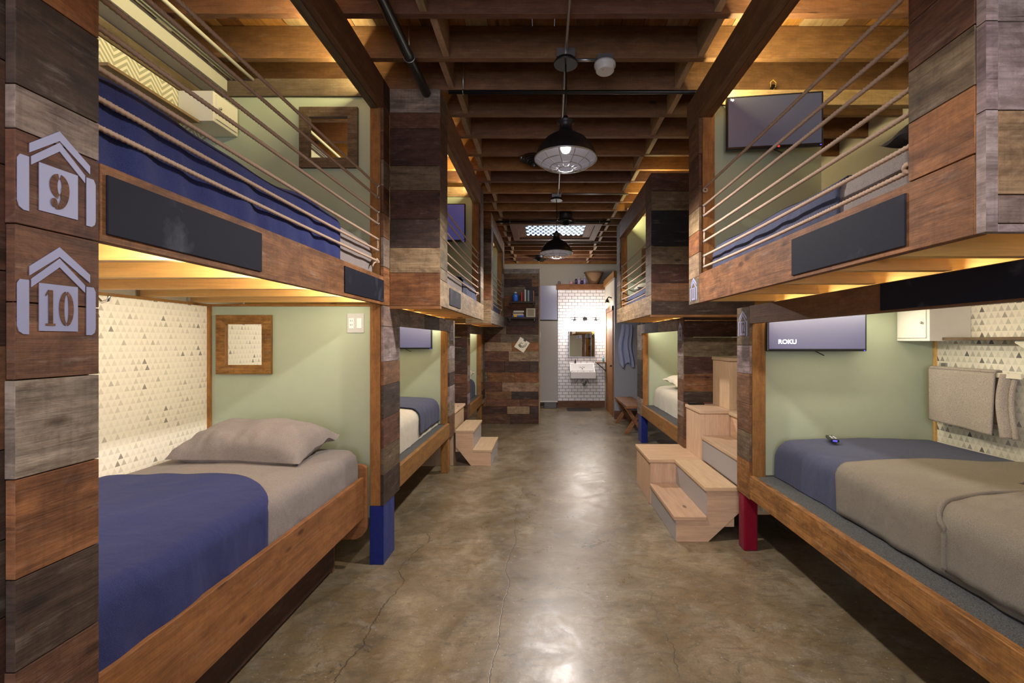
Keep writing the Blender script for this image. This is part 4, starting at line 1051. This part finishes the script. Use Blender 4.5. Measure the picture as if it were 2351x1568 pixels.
# ---------------------------------------------------------------- FAR END
bw = MB(); clad(bw, 'y', -1.16, -.105, 0, 2.62, 8.13, .022, None, 91, .172, True, ['brown', 'dark', 'red', 'olive', 'tan', 'orange', 'deep'])
clad(bw, 'y', -1.16, -.105, 2.62, 2.81, 8.13, .022, [(2.72, 'grey'), (2.62, 'brown')], 9)
pw = thing('partition_wall', 'patchwork reclaimed plank partition with two little shelves', 'partition', (-.6, 8.2, 0))
bw.build('plank_cladding', M['wood'], pw, bevel=.002)
B(-1.16, 8.153, 0, -.105, 8.28, 2.8, 'brown').build('partition_core', M['wood2'], pw)
B(-.104, 8.125, 0, -.08, 8.285, 2.81, 'tan', 2).build('edge_board', M['wood2'], pw)
B(-.079, 8.18, 1.56, -.07, 8.24, 1.66).build('switch', M['pvc'], pw)
K = 8.03 / 1030
def PX(px): return (px - 1250) * K
def PZ(py): return 1.5 + (783 - py) * K
shelves = []
for (a, b, zz, lb) in ((1170, 1229, 692, 'upper small shelf on the plank partition, under the upright books'), (1167, 1231, 728, 'lower small shelf on the plank partition')):
    t = thing('wall_shelf', lb, 'shelf', (PX((a + b) / 2), 8.06, PZ(zz) - .03))
    B(PX(a), 8.0, PZ(zz) - .03, PX(b), 8.128, PZ(zz), 'dark', 0).build('board', M['wood2'], t)
    B(PX(a) + .02, 8.02, PZ(zz) - .07, PX(a) + .04, 8.128, PZ(zz) - .03, 'dark').build('bracket', M['black'], t)
    B(PX(b) - .04, 8.02, PZ(zz) - .07, PX(b) - .02, 8.128, PZ(zz) - .03, 'dark').build('bracket', M['black'], t)
z0 = PZ(692) + .001
bt = thing('water_bottle', 'bright blue bottle on the upper shelf left of the books', 'bottle', (PX(1183), 8.06, z0))
MB().lathe([(.045, 0), (.05, .01), (.05, .1), (.03, .125), (.02, .14)], (PX(1183), 8.06, z0), 20).build('bottle_body', paint('blue_plastic', (44, 104, 196), .3), bt)
MB().lathe([(.026, .14), (.026, .17)], (PX(1183), 8.06, z0), 16).build('cap', M['pvc'], bt)
gl = MB().lathe([(.03, 0), (.032, .06), (.034, .1)], (PX(1174.5), 8.09, z0), 16)
bk = [((178, 58, 50), 'red', 1198, .165, .024, .16), ((120, 44, 40), 'dark red', 1202, .17, .018, .12), ((214, 202, 178), 'cream', 1206, .21, .022, .05), ((70, 84, 76), 'dark green', 1210, .2, .022, .0), ((170, 160, 150), 'grey', 1213.5, .195, .02, .0), ((44, 56, 76), 'navy', 1217, .19, .024, -.05), ((50, 50, 52), 'black', 1221, .2, .022, -.04), ((160, 96, 70), 'tan orange', 1225, .19, .018, .14)]
for c, nm, px, h, th, an in bk:
    x = PX(px); mb = MB(); mb.box(x - th / 2, 8.01, z0 + .0, x + th / 2, 8.12, z0 + h)
    t = thing('book', nm + ' book standing on the upper partition shelf', 'book', (x, 8.06, z0), 'books on the upper partition shelf')
    mb.build('cover', paint('cover_' + nm.replace(' ', '_'), c, .6), t)
    B(x - th / 2 + .003, 8.03, z0 + h - .004, x + th / 2 - .003, 8.118, z0 + h + .001).build('pages', M['creamsheet'], t)
    t.rotation_euler = (0, an * .0, 0)
z1 = PZ(728) + .001
for i, (a, b, hh, c, nm) in enumerate(((1176, 1203, .03, (60, 90, 170), 'blue'), (1178, 1202, .028, (196, 182, 150), 'beige'), (1177, 1201, .026, (120, 100, 84), 'brown'), (1179, 1203, .03, (206, 196, 170), 'pale cream'))):
    t = B(PX(a), 8.01, z1, PX(b), 8.12, z1 + hh - .001).build('book', paint('flat_' + nm.replace(' ', '_'), c), bevel=.002); z1 += hh
    tag(t, nm + ' book lying flat in the pile on the lower partition shelf', 'book', 'pile of books on the lower shelf')
z1 = PZ(728) + .001
tag(B(PX(1180), 7.985, z1, PX(1187), 8.009, z1 + .04).build('small_box', paint('yellow_card', (226, 184, 40))), 'tiny yellow box at the front of the lower partition shelf', 'box')
t = thing('picture_frame', 'cream picture card leaning on the lower partition shelf', 'picture', (PX(1218), 8.06, z1))
B(PX(1208), 8.07, z1, PX(1229), 8.085, z1 + .16).build('frame', paint('cream_card', (198, 186, 150)), t)
B(PX(1211), 8.068, z1 + .02, PX(1226), 8.071, z1 + .14).build('picture', paint('sepia_print', (150, 130, 100)), t)
# tilted drawing on a bulldog clip
nt = thing('clipped_drawing', 'cream sheet with a small drawing hung crooked on the plank partition', 'drawing', (PX(1197), 8.11, PZ(793)))
B(PX(1184), 8.124, PZ(805), PX(1210), 8.128, PZ(778)).build('paper_sheet', paint('cream_paper', (222, 212, 184)), nt)
mb = MB()
rr = random.Random(3); cx, cz = PX(1197), PZ(791)
for k in range(5):
    a = rr.uniform(0, 6); mb.tube([(cx + math.cos(a + q * .5) * (.03 + .01 * k), 8.123, cz + math.sin(a + q * .6) * (.028 + .008 * k)) for q in range(8)], .003, 5)
mb.build('drawn_lines', M['black'], nt)
B(PX(1194), 8.114, PZ(781), PX(1200), 8.13, PZ(774)).build('bulldog_clip', M['black'], nt)
nt.rotation_euler = (0, math.radians(33), 0)

# tiled wash wall
YT = 10.2; KT = YT / 1030
def TX(px): return (px - 1250) * KT
def TZ(py): return 1.5 + (783 - py) * KT
struct('wall_tiled', B(TX(1281), YT, 0, 1.37, YT + .12, TZ(665)), M['tile'])
struct('baseboard_tiled', B(TX(1279), YT - .02, 0, 1.37, YT, TZ(920), 'red', 0), M['wood2'])
struct('trim_2', B(TX(1277), YT - .06, TZ(665), 1.36, YT + .25, TZ(653), 'orange', 0), M['wood2'])
struct('wall_side', B(1.371, 8.72, 0, 1.45, YE, 2.72), M['wall'])
struct('wall_grey', B(1.35, 8.63, 0, XR, 8.719, 2.72), M['grey'])
struct('baseboard_grey', B(1.34, 8.61, 0, XR, 8.629, .16, 'red', 0), M['wood2'])
struct('trim_3', B(1.33, 8.61, 2.721, 1.47, YE - .4, 2.85, 'fir', 1), M['wood2'])
dr = struct('door_1', B(1.355, 8.95, 0, 1.37, 9.75, 2.1, 'fir', 2), M['wood2'])
mb = MB(); mb.box(1.345, 8.86, 0, 1.3695, 8.945, 2.2, 'orange', 2); mb.box(1.345, 9.755, 0, 1.3695, 9.84, 2.2, 'orange', 2); mb.box(1.345, 8.86, 2.11, 1.3695, 9.84, 2.2, 'orange', 1)
struct('trim_4', mb, M['wood2'])
MB().lathe([(.012, 0), (.02, -.03), (.008, -.04)], (1.355, 9.05, 1.0), 12, 0).build('door_handle', M['black'], dr)
# grey locker door left of the tiles
YG = 10.0; KG = YG / 1030
struct('door_2', B(-.5, YG, .16, .297, YG + .05, 1.5 + 46 * KG), M['door'])
struct('trim_5', B(-.5, YG - .01, .14, .297, YG, .16), M['white'])
vt = thing('floor_vent', 'dark vent grille at the foot of the grey door', 'vent', (.14, YG, 0))
mb = MB()
for k in range(4): mb.box(0, YG + .01, .02 + k * .03, .26, YG + .02, .03 + k * .03)
mb.build('grille', M['door'], vt); B(-.02, YG + .021, 0, .28, YG + .04, .139).build('vent_box', M['black'], vt)
struct('window_2', B(-.5, YG + .2, 1.5 + 50 * KG, .29, YG + .24, 2.76), paint('frosted_window', (120, 120, 140), .3))
struct('trim_6', B(XL, YE - .05, 2.62, XR, YE - .001, 2.70, 'deep', 0), M['wood2'])

mr = thing('framed_mirror', 'square bathroom mirror above the white sink', 'mirror', (TX(1336), YT, TZ(820)))
B(TX(1306), YT - .03, TZ(820), TX(1366), YT - .001, TZ(760)).build('frame', M['steel'], mr)
B(TX(1307.5), YT - .032, TZ(818.5), TX(1364.5), YT - .0305, TZ(761.5)).build('mirror_glass', M['mirror'], mr)
sk2 = thing('sink', 'white wall hung sink with high back on the tiles', 'sink', (TX(1336), YT - .2, TZ(865)))
x0, x1 = TX(1308), TX(1364); zb, zt_ = TZ(866), TZ(851)
mb = MB(); mb.box(x0, YT - .40, zb, x1, YT - .38, zt_); mb.box(x0, YT - .38, zb, x0 + .02, YT - .001, zt_); mb.box(x1 - .02, YT - .38, zb, x1, YT - .001, zt_); mb.box(x0 + .02, YT - .38, zb, x1 - .02, YT - .001, zb + .02)
mb.build('basin', M['enamel'], sk2, bevel=.01)
mb = MB(); mb.box(x0, YT - .03, zt_ + .001, x1, YT - .001, TZ(834)); mb.prism([(YT - .2, zt_), (YT - .031, zt_), (YT - .031, TZ(836))], 0, x0, x0 + .02); mb.prism([(YT - .2, zt_), (YT - .031, zt_), (YT - .031, TZ(836))], 0, x1 - .02, x1)
mb.build('back_splash', M['enamel'], sk2, bevel=.006)
mb = MB().tube([((x0 + x1) / 2, YT - .03, TZ(842)), ((x0 + x1) / 2, YT - .1, TZ(843)), ((x0 + x1) / 2, YT - .14, TZ(848))], .012, 10)
mb.tube([((x0 + x1) / 2 - .06, YT - .05, TZ(843)), ((x0 + x1) / 2 + .06, YT - .05, TZ(843))], .01, 8); mb.build('faucet', M['chrome'], sk2)
mb = MB().tube([((x0 + x1) / 2, YT - .2, zb), ((x0 + x1) / 2, YT - .2, zb - .12), ((x0 + x1) / 2 + .04, YT - .2, zb - .17), ((x0 + x1) / 2 + .08, YT - .16, zb - .1), ((x0 + x1) / 2 + .08, YT - .001, zb - .09)], .018, 10)
mb.tube([(x0 + .12, YT - .01, zb - .14), (x0 + .13, YT - .12, zb - .1), (x0 + .2, YT - .2, zb)], .008, 8); mb.tube([(x1 - .12, YT - .01, zb - .14), (x1 - .14, YT - .1, zb - .1), (x1 - .2, YT - .2, zb)], .008, 8)
mb.build('drain_pipe', M['steel'], sk2)
tag(MB().lathe([(.014, 0), (.014, .06), (.006, .075), (.006, .09)], (TX(1321), YT - .018, TZ(834) + .001), 12).build('soap_bottle', M['plastic']), 'tiny dark soap bottle on the back of the sink', 'bottle')
vb = thing('vanity_light', 'three bulb black bar light above the bathroom mirror', 'lamp', (TX(1343), YT, TZ(738)))
MB().tube([(TX(1310), YT - .07, TZ(734)), (TX(1376), YT - .07, TZ(734))], .007, 8).build('bar', M['black'], vb)
MB().lathe([(.05, -.02), (.05, 0)], (TX(1343), YT - .001, TZ(733)), 16, 1).build('wall_plate', M['black'], vb)
B(TX(1343) - .01, YT - .07, TZ(734) - .01, TX(1343) + .01, YT - .02, TZ(734) + .01).build('arm', M['black'], vb)
for px in (1319, 1343, 1367):
    MB().lathe([(.035, -.03), (.03, 0), (.012, .02), (.01, .06)], (TX(px), YT - .09, TZ(735)), 14).build('socket', M['black'], vb)
    MB().lathe([(.004, -.1), (.028, -.085), (.033, -.06), (.02, -.035), (.014, -.03)], (TX(px), YT - .09, TZ(735)), 14).build('bulb', M['bulb'], vb)
    point('vanity_bulb_light', (TX(px), YT - .22, TZ(735) - .1), 15, (1, .93, .88), .03)
cs = thing('corner_shelf', 'small bracket shelf right of the sink', 'shelf', (1.3, 9.95, TZ(830)))
B(1.14, 9.75, TZ(830) - .02, 1.37, 10.15, TZ(830), 'brown').build('board', M['wood2'], cs)
mb = MB().tube([(1.16, 9.95, TZ(830) - .02), (1.365, 9.95, TZ(830) - .2)], .01, 6); mb.tube([(1.365, 9.95, TZ(830) - .02), (1.365, 9.95, TZ(830) - .22)], .01, 6); mb.build('bracket', M['black'], cs)
cb = thing('lotion_bottle', 'pale blue bottle on the small bracket shelf', 'bottle', (1.3, 9.9, TZ(830)))
MB().lathe([(.022, 0), (.022, .09), (.012, .11)], (1.3, 9.9, TZ(830) + .001), 14).build('bottle_body', paint('pale_blue_plastic', (140, 200, 220), .3), cb)
MB().lathe([(.008, .11), (.008, .15)], (1.3, 9.9, TZ(830) + .001), 10).build('pump', M['pvc'], cb)
sc = thing('wall_sconce', 'small dark wall lamp high on the side wall above the door', 'lamp', (1.34, 9.2, 2.3))
MB().tube([(1.37, 9.15, 2.38), (1.31, 9.15, 2.4), (1.28, 9.15, 2.36)], .012, 8).build('arm', M['black'], sc)
MB().lathe([(.045, -.08), (.03, -.02), (.012, 0)], (1.28, 9.15, 2.36), 14, caps=False).build('lamp_shade', M['black'], sc)
MB().lathe([(.004, -.1), (.022, -.08), (.02, -.05)], (1.28, 9.15, 2.36), 12).build('bulb', M['led'], sc)
mt = B(TX(1300), 9.62, 0.001, TX(1352), 9.98, .012).build('bath_mat', M['darkcloth'], bevel=.003); tag(mt, 'grey floor mat below the sink', 'mat')
# things stored above the tiles
zt2 = TZ(653) + .001
for px, h, r, c, nm in ((1284, .1, .03, (120, 116, 110), 'squat grey glass jar'), (1312, .1, .045, (206, 160, 176), 'pink topped tub'), (1323, .17, .03, (70, 60, 90), 'dark purple bottle'), (1330, .16, .035, (190, 176, 214), 'lilac bottle'), (1337, .12, .035, (60, 52, 80), 'short dark jar'), (1343, .19, .035, (170, 160, 210), 'tall lavender bottle')):
    t = thing('storage_bottle', nm + ' on the ledge over the tiles', 'bottle', (TX(px), YT + .05, zt2), 'bottles stored above the tiled wall')
    MB().lathe([(r, 0), (r, h * .65), (r * .5, h * .8)], (TX(px), YT + .05, zt2), 14).build('bottle_body', paint('pot_' + nm.replace(' ', '_'), c, .35), t)
    MB().lathe([(r * .5, h * .8), (r * .5, h)], (TX(px), YT + .05, zt2), 12).build('cap', M['pvc'], t)
bkx = TX(1364)
bs2 = thing('wicker_basket', 'brown wicker basket on the ledge over the tiles', 'basket', (bkx, YT + .1, zt2))
mb = MB().lathe([(.1 + .012 * i + (.005 if i % 2 else 0), .03 * i) for i in range(10)], (bkx, YT + .08, zt2), 24); mb.build('basket_body', paint('wicker', (122, 92, 62), .85), bs2)
MB().tube([(bkx + .215 * math.cos(a), YT + .08 + .215 * math.sin(a), zt2 + .275) for a in [2 * PI * k / 24 for k in range(24)]], .012, 8, closed=True).build('basket_rim', paint('wicker_rim', (104, 76, 50), .85), bs2)
# clothes on the grey wall and the bench
for (x, w, dz, lb, m, sd_) in ((1.555, .13, 0, 'pale blue shirt hanging on the grey wall', 'blueshirt', 1), (1.86, .12, .05, 'lilac grey towel hanging beside the blue shirt', 'sheet', 2)):
    t = thing('hanging_garment', lb, 'clothes', (x, 8.57, 1.2))
    def gar(u, v, x=x, w=w, dz=dz, sd_=sd_):
        wd = w * (.75 + .35 * v - .3 * max(0, v - .75)); zz = 1.82 + dz - .78 * v + .05 * math.cos(u * 9 + sd_) * v
        return (x + (u - .5) * 2 * wd + .02 * math.sin(v * 7 + sd_), 8.57 + .03 * math.sin(u * 14 + sd_ * 2) * (.3 + v), zz)
    MB().grid(gar, 30, 30).build('cloth', M[m], t, solid=.012)
    MB().tube([(x, 8.628, 1.86 + dz), (x, 8.57, 1.85 + dz), (x, 8.56, 1.88 + dz)], .007, 8).build('hook', M['steel'], t)
bn_ = thing('bench', 'small wooden bench with crossed legs below the hanging clothes', 'bench', (1.6, 7.9, 0))
B(1.30, 7.1, .43, 1.62, 8.3, .47, 'orange', 1).build('seat', M['wood2'], bn_, bevel=.004)
for y in (7.2, 8.15):
    for a, b in ((1.32, 1.6), (1.6, 1.32)):
        yy = y + (.042 if a > b else 0)
        MB().prism([(a - .035, .43), (a + .035, .43), (b + .035, 0), (b - .035, 0)] if a < b else [(a - .035, .43), (a + .035, .43), (b + .035, 0), (b - .035, 0)], 1, yy, yy + .04, 'orange').build('leg', M['wood2'], bn_)
B(1.44, 7.28, .2, 1.48, 8.15, .25, 'brown', 1).build('stretcher', M['wood2'], bn_)

# ---------------------------------------------------------------- LIGHT
# daylight entering through the front window behind the camera
area('window_daylight', (-.4, YB + .02, 1.8), (PI / 2, 0, 0), 2.9, 2.1, 110, (.86, .84, 1.0))
# daylight through the glass lenses
area('skylight_daylight', ((SKX0 + SKX1) / 2, (SKY0 + SKY1) / 2, ZJ - .05), (0, 0, 0), 1.0, .8, 9, (.78, .88, 1.0))
point('far_room_fill', (.3, 9.0, 2.9), 24, (1, .9, .85), .1)  # added fill without a fixture, brightens the far end
point('sconce_light', (1.25, 9.15, 2.2), 2.5, (1, .85, .7), .03)

w = bpy.data.worlds.new('world'); SC.world = w; w.use_nodes = True
bg = w.node_tree.nodes['Background']; bg.inputs[0].default_value = (.60, .62, .85, 1); bg.inputs[1].default_value = .35

cam = bpy.data.cameras.new('camera'); co = bpy.data.objects.new('camera', cam); COL.objects.link(co)
co.location = (0, 0, 1.5); co.rotation_euler = (PI / 2, 0, 0)
cam.sensor_width = 36; cam.lens = 36 * 1030 / 2351; cam.shift_x = -(1250 - 1175.5) / 2351; cam.shift_y = -1 / 2351
cam.clip_start = .02
SC.camera = co
SC.view_settings.view_transform = 'Standard'; SC.view_settings.look = 'None'; SC.view_settings.gamma = 1
SC.view_settings.exposure = .0
